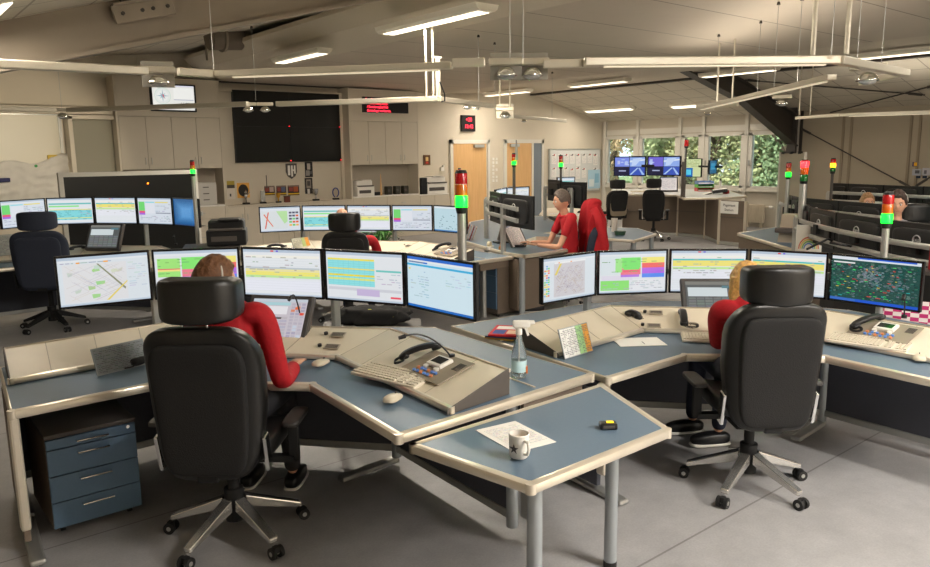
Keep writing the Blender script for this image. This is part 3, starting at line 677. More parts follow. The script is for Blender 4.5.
def keyboard(c, rz, label, z, tilt=.05):
    if KB:
        o = dup(KB[0], (c[0], c[1], z), rz, label); o.rotation_euler = (tilt, 0, rz); return o
    o = thing('keyboard', label, 'keyboard', (c[0], c[1], z), rz, 'keyboards on the desks'); o.rotation_euler = (tilt, 0, rz)
    MB().box((0, 0, .012), (.45, .17, .018), bev=.005).build('body', kbm, o)
    k = MB()
    for j in range(6):
        for i in range(22):
            if i in (15, 18) : continue
            if j == 0 and 3 < i < 9:
                if i == 4: k.box((-.21+6*.0195, -.062, .024), (.094, .017, .007))
                continue
            k.box((-.21+i*.0200, -.062+j*.0245+(.006 if j == 5 else 0), .024), (.0172, .0185, .008))
    k.build('keys', keym, o, bevel=.0015); KB.append(o); return o
MS = []
def mouse(c, rz, label, z, cab=None):
    if MS: return dup(MS[0], (c[0], c[1], z), rz, label)
    o = thing('mouse', label, 'computer mouse', (c[0], c[1], z), rz, 'computer mice on the desks')
    MB().cushion((0, 0, .017), (.074, .13, .04), .75, 24, fn=lambda p: Vector((p.x, p.y, p.z*(1.05-.25*p.y/.06) if p.z > 0 else p.z*.4))).build('shell', mat('mouse shell', (214, 202, 178), .4), o, smooth='all')
    MB().cyl((-.003, .034, .034), (.003, .034, .034), .009).build('wheel', dgrey, o); MB().bar((0, .01, .036), (0, .055, .028), .0015, .002).build('button_gap', dgrey, o)
    MS.append(o); return o
def handset(c, rz, z, label, tilt=(0, 0), L=.2):
    o = thing('phone_handset', label, 'telephone', (c[0], c[1], z), rz, 'black telephone handsets'); o.rotation_euler = (tilt[0], tilt[1], rz)
    MB().cushion((0, 0, .035), (.05, L, .03), .5, 24, fn=lambda p: Vector((p.x, p.y, p.z-.015*(p.y/(L/2))**2))).build('grip', black, o, smooth='all')
    for s in (-1, 1): MB().cushion((0, s*(L/2-.02), .014), (.056, .056, .03), .6, 20).build('earpiece' if s > 0 else 'mouthpiece', black, o, smooth='all')
    pts = []
    for i in range(90):
        t = i/89; a = t*PI*1.3; b = t*2*PI*22; ctr = Vector((.035+.05*math.sin(a), -L/2+.02-.07*(1-math.cos(a))*.6+.04*t, .012))
        pts.append(ctr+Vector((.007*math.cos(b), .003*math.sin(b), .007*math.sin(b))))
    MB().tube(pts, .0022, 5).build('coiled_cord', black, o, smooth=True)
    return o
def mic(c, rz, z, label, h=.22, reach=.12):
    o = thing('gooseneck_microphone', label, 'microphone', (c[0], c[1], z), rz, 'gooseneck microphones')
    MB().cyl((0, 0, 0), (0, 0, .02), .016).build('foot', black, o, smooth=True)
    pts = [(0, reach*(math.sin(t*PI*.62)*.35+t*t*.65), h*math.sin(t*PI*.58)) for t in [i/12 for i in range(13)]]
    MB().tube(pts, .0045, 8).build('gooseneck', black, o, smooth=True)
    e = Vector(pts[-1]); d = (e-Vector(pts[-2])).normalized()
    MB().cyl(e, e+d*.035, .011, .009).build('capsule', black, o, smooth=True); return o
def panel_phone(c, rz, z, tilt, label):
    """control plate with small display and rows of coloured buttons"""
    o = thing('intercom_panel', label, 'intercom', (c[0], c[1], z), rz, 'intercom panels'); o.rotation_euler = (tilt, 0, rz)
    MB().box((0, 0, .003), (.36, .24, .008), bev=.002).build('plate', mat('beige grey plate', (150, 138, 120), .5), o)
    dm = MB().box((0, .03, .016), (.12, .09, .02), bev=.005).build('display_unit', white, o)
    MB().box((0, .032, .0268), (.088, .056, .002)).build('display_glass', mat('dark display glass', (40, 42, 44), .1), dm)
    for j in range(2):
        for i in range(6): MB().cyl((-.075+i*.03, -.055-j*.03, .006), (-.075+i*.03, -.055-j*.03, .016), .009, n=12).build('button', mat('blue button', (96, 140, 220), .4) if (i+j) % 3 else mat('orange button', (226, 140, 90), .4), o, smooth=True)
    for s in (-1, 1): MB().cyl((s*.045, -.028, .006), (s*.045, -.028, .02), .014, n=14).build('knob', white, o, smooth=True)
    sl = MB()
    for i in range(7): sl.box((.135, .02+i*.01, .008), (.05, .004, .003))
    sl.build('speaker_grille', dgrey, o)
    return o
def touchscreen(c, rz, z, label, content, w=.36, h=.30, lean=.42):
    o = thing('touchscreen', label, 'touchscreen', (c[0], c[1], z), rz, 'touchscreens on the desks')
    T = MB(); Mx = Matrix.Rotation(-lean, 4, 'X')
    T.box((0, .012, h/2+.01), (w, .04, h), M=Mx, bev=.006).build('casing', dgrey, o)
    MB().box((0, -.012, h/2+.01), (w-.01, .012, h-.01), M=Mx, bev=.003).build('bezel', mat('grey bezel', (74, 72, 72), .4), o)
    r = rects('display', w-.06, h-.06, content, SCREEN, o); r.matrix_local = Mx @ Matrix.Translation((0, -.0195, h/2+.01))
    MB().box((0, .12, .01), (.2, .22, .02), bev=.004).bar((0, .12, .01), (0, .1, h*.5), .06, .03).build('stand', dgrey, o)
    return o
def slots(c, rz, z, tilt, label):
    o = thing('wall_socket_plate', label, 'desk outlet', (c[0], c[1], z), rz, 'grilles in the console'); o.rotation_euler = (tilt, 0, rz)
    o.name = 'speaker_grille'
    MB().box((0, 0, .001), (.09, .055, .004)).build('plate', mat('warm grey plate', (170, 158, 140), .5), o)
    s = MB()
    for i in range(5): s.box((0, -.018+i*.009, .0035), (.075, .004, .002))
    s.build('slots', dgrey, o)
    MB().cyl((-.075, -.0, 0), (-.075, 0, .014), .012).build('socket', black, o, smooth=True); return o
def sheet(name, c, rz, z, w, d, label, cat='paper', items=None, m=None):
    items = items or ([(0, 0, 1, 1, (246, 243, 236))]+lines(.1, .9, .1, .9, 18, (206, 204, 206), .8))
    o = MB().box((0, 0, .001), (w, d, .002)).build(name, m or paperm); o.location = (c[0], c[1], z); o.rotation_euler.z = rz; tag(o, label, cat)
    r = rects('printing', w, d, items, PRINT, o); r.rotation_euler.x = -PI/2; r.location.z = .0022
    return o
# ------------------------------------------------------------------ workstations
def off(pts, d):
    """offset an open polyline in plan, positive to its left"""
    out = []; pts = [Vector((p[0], p[1])) for p in pts]
    for i, p in enumerate(pts):
        ds = []
        if i > 0: ds.append((p-pts[i-1]).normalized())
        if i < len(pts)-1: ds.append((pts[i+1]-p).normalized())
        n = sum((Vector((-q.y, q.x)) for q in ds), Vector((0, 0))).normalized(); k = 1/max(.4, n.dot(Vector((-ds[0].y, ds[0].x))))
        out.append(p+n*d*k)
    return out
def trimline(mb, pts, z, w=.045, h=.045):
    for a, b in zip(pts, pts[1:]):
        a = Vector((a[0], a[1], z)); b = Vector((b[0], b[1], z)); mb.bar(a, b, w, h, bev=.014)
    for p in pts: mb.cyl((p[0], p[1], z-h/2+.001), (p[0], p[1], z+h/2-.001), w/2*.98, n=14)
    return mb
FRONT = [(.47, 3.95), (1.16, 3.97), (1.74, 3.40), (1.67, 2.51)]
CF = [(.54, 4.43), (1.42, 4.48), (2.06, 3.70), (1.99, 2.56)]          # console, front line
CR = [(.57, 4.78), (1.50, 4.83), (2.44, 3.72), (2.38, 2.60)]          # console, rear line
def station(dx, dy, z, label, rear, leftend=None, rightend=(2.93, 2.56), cz0=.02, cz1=.122, strip=False, clabel='', ex=0):
    T = lambda ps: [(p[0]+dx, p[1]+dy) for p in ps]
    F = list(FRONT)
    if leftend: F[0] = leftend[0]
    poly = T(F)+T([rightend])+T(rear)
    o = thing('operator_desk', label, 'desk', (dx+1.8, dy+4.0, 0), 0, 'operator desks')
    Q = lambda ps: [(x-dx-1.8, y-dy-4.0) for x, y in ps]
    pl = Q(poly)
    MB().prism(pl, z-.035, z-.002).build('desktop', blue, o)
    tr = MB(); f = Q(T(F)+T([rightend])); trimline(tr, f, z-.02)
    r = Q(T([rightend])+T(rear)+T([F[0]])); trimline(tr, r, z-.02, .025, .04); tr.build('edge_trim', alu, o, smooth=True)
    # thin inlay line in the blue strip behind the console
    il = off(CR, .17); il = Q(T([(p[0], p[1]) for p in il])); il = il[1:] if not strip else il
    MB().bar((*il[-2], z), (*il[-1], z), .012, .004).build('inlay_line', alu, o)
    if strip: MB().bar((*il[0], z), (*il[1], z), .012, .004).build('inlay_line', alu, o)
    # console: sloped cream board with rolled front trim and grey end caps
    cf, cr = Q(T(CF)), Q(T(CR)); con = MB()
    n = len(cf)
    for i in range(n-1):
        a, b, c, d = cf[i], cf[i+1], cr[i+1], cr[i]
        con.hexa([(*a, z), (*b, z), (*c, z), (*d, z)], [(*a, z+cz0), (*b, z+cz0), (*c, z+cz1), (*d, z+cz1)])
    co_ = con.build('console', cream, o)
    tm = MB(); trimline(tm, cf, z+.018, .035, .034); tm.build('console_trim', alu, co_, smooth=True)
    tm = MB(); trimline(tm, cr, z+cz1-.004, .02, .016); tm.build('rear_trim', alu, co_, smooth=True)
    for i in range(n-1):
        for t in ((.22, .5, .78) if i != 1 else (0.001, .33, .66, .999)):
            a = Vector(cf[i]).lerp(Vector(cf[i+1]), t); b = Vector(cr[i]).lerp(Vector(cr[i+1]), t)
            MB().bar((a.x, a.y, z+cz0+.0005), (b.x, b.y, z+cz1+.0005), .004, .002).build('console_joint', mat('joint line', (176, 164, 144), .6), co_)
    for i in (0, n-1):
        a, b = Vector(cf[i]), Vector(cr[i]); s = Vector((-.008 if i == 0 else 0, -.008 if i else 0))
        a2 = a+s-(b-a).normalized()*.03; b2 = b+s
        MB().hexa([(a2.x, a2.y, z), (b2.x, b2.y, z), (b2.x, b2.y, z+cz1+.01), (a2.x, a2.y, z+.03)], [(p.x, p.y, q) for p, q in ((a, z), (b, z), (b, z+cz1+.01), (a, z+.03))]).build('end_cap', dgrey, co_, bevel=.003)
    # modesty panels below the rear of the console, with a silver foot rail
    lp = off(CR, .02); lp = Q(T([(p[0], p[1]) for p in lp]))
    pm = MB(); rm = MB()
    for a, b in zip(lp, lp[1:]): pm.bar((*a, z/2+.02), (*b, z/2+.02), .02, z-.22); rm.bar((*a, .11), (*b, .11), .035, .045, bev=.006)
    pm.build('modesty_panel', navy, o); rm.build('foot_rail', alum, o)
    for i, p in enumerate(lp):
        lg = MB().cyl((*p, .05), (*p, z-.03), .03, n=16).build('leg', legm, o, smooth=True)
        q = Vector(cf[i]); d = (q-Vector(p)).normalized()
        fo = Vector(p)+d*.42
        if i == n-1: continue
        MB().bar((p[0], p[1], .035), (fo.x, fo.y, .03), .07, .03, bev=.01).build('foot', alum, lg)
    # side cheek at the left end
    a, b = Q(T([F[0]]))[0], lp[0]
    MB().bar((a[0]+.012, a[1]+.06, z/2-.02), (b[0]-.02, b[1], z/2-.02), .03, z-.16, bev=.004).build('side_panel', taupe if dx == 0 else navy, o)
    MB().bar((a[0]+.005, a[1]+.03, .14), (a[0]+.005, a[1]+.03, z-.04), .045, .06, up=(0, 1, 0), bev=.012).build('side_post', alu, o)
    MB().bar((a[0]+.02, a[1]-.12, .02), (a[0]+.06, a[1]+.4, .03), .07, .03, bev=.012).build('foot', alum, o)
    # slim beam under the front right corner and apron of the end edge
    c, d = Q(T([FRONT[3]]))[0], Q(T([rightend]))[0]
    MB().bar((c[0]+.75, c[1]+.035, z-.085), (d[0]-.03, d[1]+.04, z-.085), .02, .08).build('apron', taupe, o)
    MB().bar((c[0]+.85, c[1]+.10, .05), (c[0]+.85, c[1]+.10, z-.04), .05, .07, up=(0, 1, 0), bev=.01).build('leg', alum, o)
    return o
RS1 = [(2.98, 4.0), (2.53, 4.45), (1.75, 4.86), (.55, 4.86)]
RS2 = [(3.15, 3.9), (2.9, 4.6), (2.33, 5.2), (1.9, 5.42), (.60, 5.50)]
Z1, Z2, Z3, Z4 = .75, .71, .76, .73
station(0, 0, Z1, 'nearest blue desk with cream console, operator in red at its centre, drawers under it', RS1)
station(2.60, -1.42, Z2, 'blue desk on the right where the blonde person sits, joined to the nearest desk', RS2, leftend=[(.46, 3.97)], strip=True)
station(.36, 5.45, Z3, 'desk at the far left with an empty navy chair', RS1)
station(3.0, 3.85, Z4, 'desk of the bald operator in the middle of the room', RS1)
def mrail(pts, z, zfloor, label, n=3, m=alum, double=False, panel=False, idx=None):
    """curved aluminium rail that carries a row of monitors, on posts"""
    pts = [Vector((p[0], p[1])) for p in pts]; c = pts[0]
    o = thing('monitor_rail', label, 'monitor rail', (c.x, c.y, 0), 0, 'monitor rails')
    L = [p-c for p in pts]; rb = MB()
    for zz in ((z,) if not double else (z, z-.13)):
        trimline(rb, L, zz, .035, .05)
    rb.build('rail_beam', m, o, smooth=True)
    if panel:
        pn = MB(); L2 = off([(p.x, p.y) for p in L], panel)
        for a, b in zip(L2, L2[1:]): pn.bar((a.x, a.y, (z-.2)/2+.05), (b.x, b.y, (z-.2)/2+.05), .02, z-.3)
        pn.build('dark_interior', blackm, o)  # added black sheet that stands in for the dark interior under the rail
    idx = idx or ([0, len(L)-1] if n == 2 else [1, 3])
    for i in idx: MB().bar((L[i].x, L[i].y, 0), (L[i].x, L[i].y, z), .05, .05, up=(0, 1, 0), bev=.008).box((L[i].x, L[i].y, .01), (.2, .2, .02), bev=.005).build('post', m, o)
    return o
def row(xy, zt, contents, labels, h=.335, group=None, logo=False, railz=None, raillabel=None, gap=.004, double=False, n=3):
    xy = [Vector((p[0], p[1])) for p in xy]; os_ = []
    for i, (a, b) in enumerate(zip(xy, xy[1:])):
        d = (b-a).normalized()
        if contents[i] is None: continue
        os_.append(monitor(a+d*gap, b-d*gap, zt, labels[i], contents[i], h, group, logo))
    if raillabel:
        e0 = xy[0]+(xy[1]-xy[0]).normalized()*.2; e1 = xy[-1]-(xy[-1]-xy[-2]).normalized()*.16
        mrail(off([e0]+xy[1:-1]+[e1], .125), railz or zt-h*.55, 0, raillabel, n, double=double)
    return os_
m1 = [P(x, y, 1.31) for x, y in ((52, 257), (150, 250), (240, 247), (323, 249), (405, 253), (476, 263))]
row(m1, 1.31, [scr_map(), scr_green(), scr_list(), scr_cyan(), scr_plain()],
    ['leftmost monitor of the nearest row, showing a street map', 'monitor with green and pink blocks behind the head of the operator in red', 'monitor with white list and yellow band, middle of the nearest row',
     'monitor with turquoise table and yellow lines, nearest row', 'rightmost monitor of the nearest row, pale blue page'], group='monitors of the nearest desk', raillabel='rail carrying the five monitors of the nearest desk')
m2 = [P(x, y, 1.185) for x, y in ((541, 258), (597, 251), (669, 249), (749, 249), (830, 253), (926, 262))]
row(m2, 1.185, [scr_map2(), scr_green(1), scr_list(1), scr_list(1), scr_sat()],
    ['leftmost monitor of the right-hand row, grey city map with coloured icons', 'monitor with green, red, violet and blue blocks in the right-hand row', 'monitor with yellow band left of the blonde head',
     'monitor with yellow lines above the headrest of the right-hand chair', 'monitor with dark green satellite map and coloured tags'], group='monitors of the right-hand desk', raillabel='rail carrying the five monitors of the right-hand desk')
m3 = [P(x, y, 1.445) for x, y in ((-2, 201), (45, 198), (93, 197), (136, 197), (172, 197.5))]; m3.append(Vector((m3[-1].x+.1, m3[-1].y-.58, 0)))
row(m3, 1.445, [scr_table(), scr_cyan(1), scr_list(1), scr_table(), scr_desktop()],
    ['far left monitor cut by the picture edge, white table', 'far left monitor with turquoise list, behind the navy headrest', 'far left monitor with broad yellow band', 'far left monitor with green and pink blocks beside yellow header', 'far left monitor with plain blue desktop picture'],
    group='monitors of the far left desk', raillabel='rail carrying the monitors of the far left desk')
m4 = [P(x, y, 1.28) for x, y in ((258, 207), (301, 205.5), (346, 205), (391, 205), (433, 205))]; m4.append(Vector((m4[-1].x+.06, m4[-1].y-.60, 0)))
row(m4, 1.28, [scr_orange(), scr_cyan(1), scr_list(), scr_table(), scr_dots()],
    ['leftmost monitor of the middle row, map with red lines and orange icons', 'monitor left of the bald head, turquoise list', 'monitor right of the bald head, pale list', 'monitor with green column in the middle row', 'rightmost monitor of the middle row, pale map with dark dots'],
    group='monitors of the middle desk', raillabel='rail carrying the five monitors of the middle desk')
tint = {}
# chairs at the desks
fa = lambda dx, dy: math.atan2(dy, dx)-PI/2
c1 = chair((1.335, 3.52, 0), fa(.92, 1.05), 'large black leather chair of the nearest operator, back to us', lift=-.01, star=.56, wide=1.08, hz=-.02, hb=.735)
c2 = chair((3.815, 2.14, 0), fa(.56, .70), 'large black leather chair at the right-hand desk, back to us', lift=0, star=.22, wide=1.04, hz=-.05, hb=.70)
c3 = chair((*P(54, 328, 0)[:2], 0), fa(.42, 1.0), 'empty chair with navy back and black headrest at the far left desk', lift=.05, hb=.66, hz=-.03, bm=fabricn, base=blackm, arms=False, wide=1.15)
c4 = chair((4.31, 7.42, 0), fa(.52, .78), 'black chair of the bald operator in the middle', lift=0, hb=.66, hz=-.035, wide=1.05)
# ---------------- things on the nearest desk
def onc(px, py, z=Z1, cz0=.02, cz1=.13, dx=0, dy=0, k=None):
    """point on the sloping console board seen at a pixel: returns point"""
    best = None
    for i in range(3):
        a = Vector((CF[i][0]+dx, CF[i][1]+dy, z+cz0)); b = Vector((CF[i+1][0]+dx, CF[i+1][1]+dy, z+cz0)); c = Vector((CR[i][0]+dx, CR[i][1]+dy, z+cz1))
        n = (b-a).cross(c-a); d = ray(px, py); t = (a-Vector((0, 0, EYE))).dot(n)/d.dot(n); q = Vector((0, 0, EYE))+d*t
        if i == (k if k is not None else 2): best = q
    return best
def ryaw(k): a, b = CF[k], CF[k+1]; return math.atan2(b[1]-a[1], b[0]-a[0])
ST = math.atan2(.11, .40)
YR = math.radians(-92)    # yaw of things on the right-hand wing: their front faces the operator (-x)
YC = ryaw(1)
q = P(393, 383, Z1); keyboard(q, math.radians(-78), 'cream keyboard on the right wing of the nearest desk', Z1+.03, 0.1)
q = P(286, 353, Z1); keyboard((q.x, q.y), YC, 'cream keyboard under the hand of the operator in red', Z1+.002)
q = P(393, 402, Z1); mouse(q, math.radians(-60), 'mouse in front of the keyboard at the corner of the nearest desk', Z1)
q = P(321, 366, Z1); mouse(q, math.radians(-60), 'mouse beside the hand of the operator in red', Z1)
q = onc(436, 368); panel_phone((q.x, q.y), YR, q.z+.004, ST, 'intercom panel with small display on the nearest desk')
q = onc(421, 356); handset((q.x, q.y), math.radians(-125), q.z+.012, 'black handset lying on the console of the nearest desk', (ST, 0), .22)
q = onc(452, 358); mic((q.x, q.y), math.radians(75), q.z, 'gooseneck microphone bent over the handset on the nearest desk', .15, .26)
q = P(272, 350, Z1); touchscreen((q.x, q.y), YC, Z1+.02, 'grey touchscreen beside the head of the operator in red, lit buttons', scr_touch(), .42, .33, .62)
q = onc(302, 325, k=1); mic((q.x, q.y), YC+PI*.9, q.z, 'small gooseneck microphone at the edge of the near touchscreen', .2, .08)
for px, py, lb in ((338, 335, 'upper speaker grille in the console of the nearest desk'), (332, 347, 'lower speaker grille in the console of the nearest desk')):
    q = onc(px, py, k=1); slots((q.x, q.y), YC, q.z+.002, ST, lb)
# spray bottle
q = P(519, 377, Z1); b = thing('spray_bottle', 'clear spray bottle with white trigger at the right tip of the nearest desk', 'spray bottle', (q.x, q.y, Z1), math.radians(50)); b.scale = (1.08, 1.08, 1.12)
MB().lathe([(.0, .001), (.034, .002), (.037, .012), (.037, .10), (.033, .13), (.018, .175), (.0125, .20), (.0125, .215)], cap=False, n=28).build('bottle', mat('clear plastic', (238, 244, 246), .08, trans=.92), b, smooth=True)
MB().lathe([(.035, .004), (.035, .022)], n=28).build('liquid', mat('cleaning liquid', (230, 240, 240), .05, trans=.9), b, smooth=True)
lb = MB().lathe([(.0376, .03), (.0376, .085)], cap=False, n=28).build('bottle_label', mat('pale blue label', (196, 226, 232), .5), b, smooth=True)
MB().box((-.012, -.037, .04), (.026, .006, .032)).build('hazard_square', mat('orange hazard square', (240, 120, 30), .5), lb); MB().box((.018, -.036, .05), (.018, .006, .022)).build('dark_square', dgrey, lb)
MB().cyl((0, 0, .205), (0, 0, .235), .016).box((0, -.012, .255), (.026, .085, .034), bev=.008).box((0, -.06, .262), (.018, .03, .018), bev=.004).build('spray_head', white, b, smooth=True)
MB().bar((0, -.03, .245), (0, -.045, .2), .012, .012).build('trigger', white, b)
MB().cyl((0, 0, .01), (0, 0, .2), .0025).build('dip_tube', white, b)
# leaflets, bag and other things on the left wing
q = P(124, 368, Z1+.01)
o = thing('chart_holder', 'grey printed chart standing upright on the left wing of the nearest desk', 'chart', (q.x, q.y, Z1), math.radians(14)); o.rotation_euler = (-.35, 0, math.radians(14))
MB().box((0, 0, .075), (.30, .006, .15)).build('board', mat('clear board', (150, 158, 160), .3), o)
rects('chart', .29, .14, [(0, 0, 1, 1, (140, 146, 148))]+[(x/6+.01, 0, x/6+.012, 1, (90, 96, 100)) for x in range(6)]+lines(.02, .98, .03, .97, 14, (92, 98, 104), .7), PRINT, o, (0, -.004, .075))
q = P(136, 362, Z1); 
def blob(name, c, d, m, label, cat, seed=0, rz=0, n=26, amp=.25, e=.7):
    def f(p):
        k = 1+amp*noise.noise(Vector((p.x*14+seed, p.y*14, p.z*14))); return p*k
    o = MB().cushion((0, 0, d[2]/2), d, e, n, fn=f).build(name, m, smooth='all'); o.location = c; o.rotation_euler.z = rz
    return tag(o, label, cat)
o = blob('fabric_pouch', (q.x, q.y-.05, Z1), (.19, .10, .05), fabricb, 'crumpled black pouch in front of the standing chart', 'pouch', 3, .5)
MB().tube([(-.05, -.04, .02), (-.09, -.05, .012), (-.12, -.02, .008)], .004).tube([(.03, -.06, .01), (0, -.09, .006), (-.02, -.12, .006)], .005).build('strap', fabricb, o, smooth=True)
# black jacket with yellow edge behind the console
q = P(372, 318, .62); o = blob('folded_jacket', (q.x+.05, q.y+.05, .56), (.55, .3, .14), fabricb, 'black jacket with yellow edging heaped behind the nearest console', 'jacket', 9, -.6, 36, .35)
MB().tube([(-.12, -.05, .12), (-.02, -.09, .13), (.08, -.12, .11), (.16, -.14, .08)], .008).build('piping', mat('yellow piping', (226, 226, 30), .6), o, smooth=True)
st = thing('side_shelf', 'dark low shelf unit behind the nearest console under the jacket', 'shelf', (q.x+.05, q.y+.08, 0), -.6)
MB().box((0, 0, .53), (.8, .32, .04)).build('shelf_board', dgrey, st)
for s in (-1, 1): MB().box((s*.36, 0, .255), (.03, .3, .51)).build('side', dgrey, st)
# PC under / drawers
def pedestal(loc, rz, label, w=.43, d=.52, h=.55, fronts=(.06, .155, .155, .155), side=taupe, topm=None, front=bluef):
    o = thing('drawer_pedestal', label, 'drawer unit', loc, rz, 'drawer units on castors')
    MB().box((0, d/2+.01, h/2+.03), (w, d, h-.02)).build('carcass', side, o, bevel=.003)
    MB().box((0, d/2, h+.035), (w+.005, d+.025, .02)).build('top', topm or dgrey, o, bevel=.003)
    z = h+.02
    for i, f in enumerate(fronts):
        z -= f; dr = MB().box((0, -.004, z+f/2), (w-.004, .02, f-.005), bev=.002).build('drawer', front, o)
        zz = z+f*.5 if i == 0 else z+f-.035
        MB().tube([(-.075, -.014, zz), (-.075, -.035, zz), (.075, -.035, zz), (.075, -.014, zz)], .005).build('handle', chrome, dr, smooth=True)
        if i == 0: MB().cyl((w/2-.04, -.01, zz+.012), (w/2-.04, -.02, zz+.012), .009).build('lock', chrome, dr, smooth=True)
    for sx in (-1, 1):
        for y in (.06, d-.05): MB().cyl((sx*(w/2-.05)-.01, y, .022), (sx*(w/2-.05)+.01, y, .022), .022).build('castor', rubber, o, smooth=True)
    return o
pedestal((.825, 4.10, 0), 0, 'blue-fronted drawer unit under the left wing of the nearest desk', w=.43, h=.50, fronts=(.055, .14, .14, .14))
# PC tower behind the drawers
# ---------------- small table in front
tp = [(1.70, 2.44), (1.80, 1.85), (2.63, 1.86), (2.90, 2.46)]
t = thing('trapezoid_table', 'small blue trapezoid table with round silver legs in the foreground', 'table', (2.2, 2.1, 0))
q_ = [(x-2.2, y-2.1) for x, y in tp]
MB().prism(q_, .685, .718).build('tabletop', blue, t); tr = MB(); trimline(tr, q_+[q_[0]], .70, .045, .042); tr.build('edge_trim', alu, t, smooth=True)
for c in ((P(533, 620, .2)), (P(611, 570, 0)), ): pass
lgs = [(1.885-2.2, 1.915-2.1), (P(610, 566, 0).x-2.2, P(610, 566, 0).y-2.1)]
for x, y in lgs: 
    l = MB().cyl((x, y, .03), (x, y, .685), .03, n=24).build('leg', legm, t, smooth=True); MB().cyl((x, y, 0), (x, y, .03), .031, n=24).build('foot', rubber, l, smooth=True)
q = P(515, 436, .72); sheet('paper_sheet', q, math.radians(-8), .719, .21, .297, 'printed white sheet under the mug on the trapezoid table')
q = P(519, 457, .72); mg = thing('mug', 'white mug with dark star marks on the trapezoid table', 'mug', (q.x, q.y, .722), math.radians(-100))
MB().lathe([(.001, .0), (.034, .001), (.038, .01), (.041, .096), (.0385, .098), (.036, .012), (.001, .008)], n=32, cap=False).build('cup', white, mg, smooth=True)
MB().tube([(.039, 0, .078), (.062, 0, .078), (.07, 0, .052), (.06, 0, .028), (.038, 0, .024)], .006).build('handle', white, mg, smooth=True)
MB().cyl((0, 0, .06), (0, 0, .066), .035).build('coffee', mat('milky coffee', (170, 130, 90), .3), mg)
for a in (-1.1, 1.1, -.0+PI):
    s = MB(); c = Vector((math.cos(a), math.sin(a), 0))*.0402; n = Vector((-math.sin(a), math.cos(a), 0)); pts = []
    for k in range(10): r = .022 if k % 2 == 0 else .008; th = k*PI/5+PI/2; pts.append(c+n*r*math.cos(th)+Vector((0, 0, .045+r*math.sin(th))))
    s.hexa(pts, [p+c*.02 for p in pts]); s.build('star_mark', dgrey, mg)
q = P(608, 428, .72); o = thing('pager', 'small black pager with a lit amber display on the trapezoid table', 'pager', (q.x, q.y, .719), math.radians(-38))
MB().box((0, 0, .014), (.075, .05, .027), bev=.006).build('body', black, o); MB().box((.008, 0, .029), (.03, .018, .003)).build('display', mat('amber display', (240, 200, 40), .3, emit=1.2), o); MB().box((0, -.026, .014), (.05, .003, .012)).build('clip', dgrey, o)
# ---------------- things on the right-hand desk
D2 = dict(z=Z2, dx=2.60, dy=-1.42)
q = P(496, 338, Z2); 
for i, (w_, c_, lb) in enumerate((((.2, .27), (196, 160, 60), 'bottom magazine of the small pile, yellow cover'), ((.21, .28), (60, 70, 110), 'middle magazine of the small pile, dark blue edge'), ((.2, .28), (206, 30, 40), 'top magazine of the small pile, red and white cover'))):
    o = MB().box((0, 0, .006), (w_[0], w_[1], .011), bev=.001).build('magazine', mat('cover %d' % i, c_, .35)); o.location = (q.x+.1, q.y, Z2+i*.0125); o.rotation_euler.z = -1.2+.13*i; tag(o, lb, 'magazine', 'magazines on the right-hand desk')
    if i == 2: r = rects('cover_print', .2, .28, [(0, 0, 1, 1, (206, 30, 40)), (.1, .6, .9, .9, (236, 232, 226)), (.1, .1, .5, .5, (40, 70, 150)), (.55, .15, .9, .5, (230, 190, 160))], PRINT, o); r.rotation_euler.x = -PI/2; r.location.z = .0122
q = P(579, 352, Z2+.02); o = thing('chart_holder', 'upright chart with white, green and orange columns on the right-hand desk', 'chart', (q.x, q.y, Z2), math.radians(14)); o.rotation_euler = (-.3, 0, math.radians(4))
MB().box((0, 0, .09), (.27, .006, .18)).build('board', mat('clear board', (150, 158, 160), .3), o)
rects('chart', .26, .17, [(0, 0, 1, 1, (226, 226, 222)), (.55, 0, .8, 1, (168, 214, 150)), (.8, 0, 1, 1, (240, 172, 74))]+[(x*.14, 0, x*.14+.006, 1, (120, 120, 120)) for x in range(1, 7)]+lines(.02, .98, .05, .95, 16, (110, 112, 116), .75), PRINT, o, (0, -.004, .09))
q = P(639, 342, Z2); sheet('paper_sheet', q, math.radians(-35), Z2, .30, .21, 'blank white sheets with a pen mark in front of the left console, right-hand desk', items=[(0, 0, 1, 1, (248, 247, 242)), (.55, .2, .57, .5, (80, 80, 90))])
q = onc(633, 318, k=0, **D2); handset((q.x, q.y), math.radians(20), q.z+.006, 'black coiled handset left of the sockets on the right-hand desk', (ST, 0), .11)
q = onc(683, 322, k=1, **D2); handset((q.x, q.y), math.radians(-50), q.z+.02, 'black handset with hanging coil beside the dark touchscreen', (ST, 0), .2)
for px, py, lb in ((656, 313, 'upper speaker grille of the right-hand console'), (654, 326, 'lower speaker grille of the right-hand console')):
    q = onc(px, py, k=1, **D2); slots((q.x, q.y), YC, q.z+.003, ST, lb)
q = P(714, 324, Z2); touchscreen((q.x, q.y), YC+.1, Z2+.02, 'dark grey touchscreen left of the blonde person', scr_touch_dark(), .42, .32, .62)
q = P(716, 341, Z2); keyboard((q.x+.02, q.y), YC, 'cream keyboard under the arm of the blonde person', Z2+.002)
q = P(868, 349, Z2); keyboard(q, math.radians(-82), 'cream keyboard on the right wing of the right-hand desk', Z2+.03, .1)
q = P(919, 361, Z2); mouse(q, math.radians(-70), 'mouse at the right edge of the picture', Z2)
q = onc(884, 332, **D2); panel_phone((q.x, q.y), YR, q.z+.004, ST, 'intercom panel with small display on the right-hand desk')
q = onc(876, 326, **D2); handset((q.x-.02, q.y+.04), math.radians(-120), q.z+.012, 'black handset on the console below the satellite map', (ST, 0), .22)
q = onc(904, 318, **D2); mic((q.x, q.y), math.radians(100), q.z, 'short gooseneck microphone below the satellite map', .16, .06)
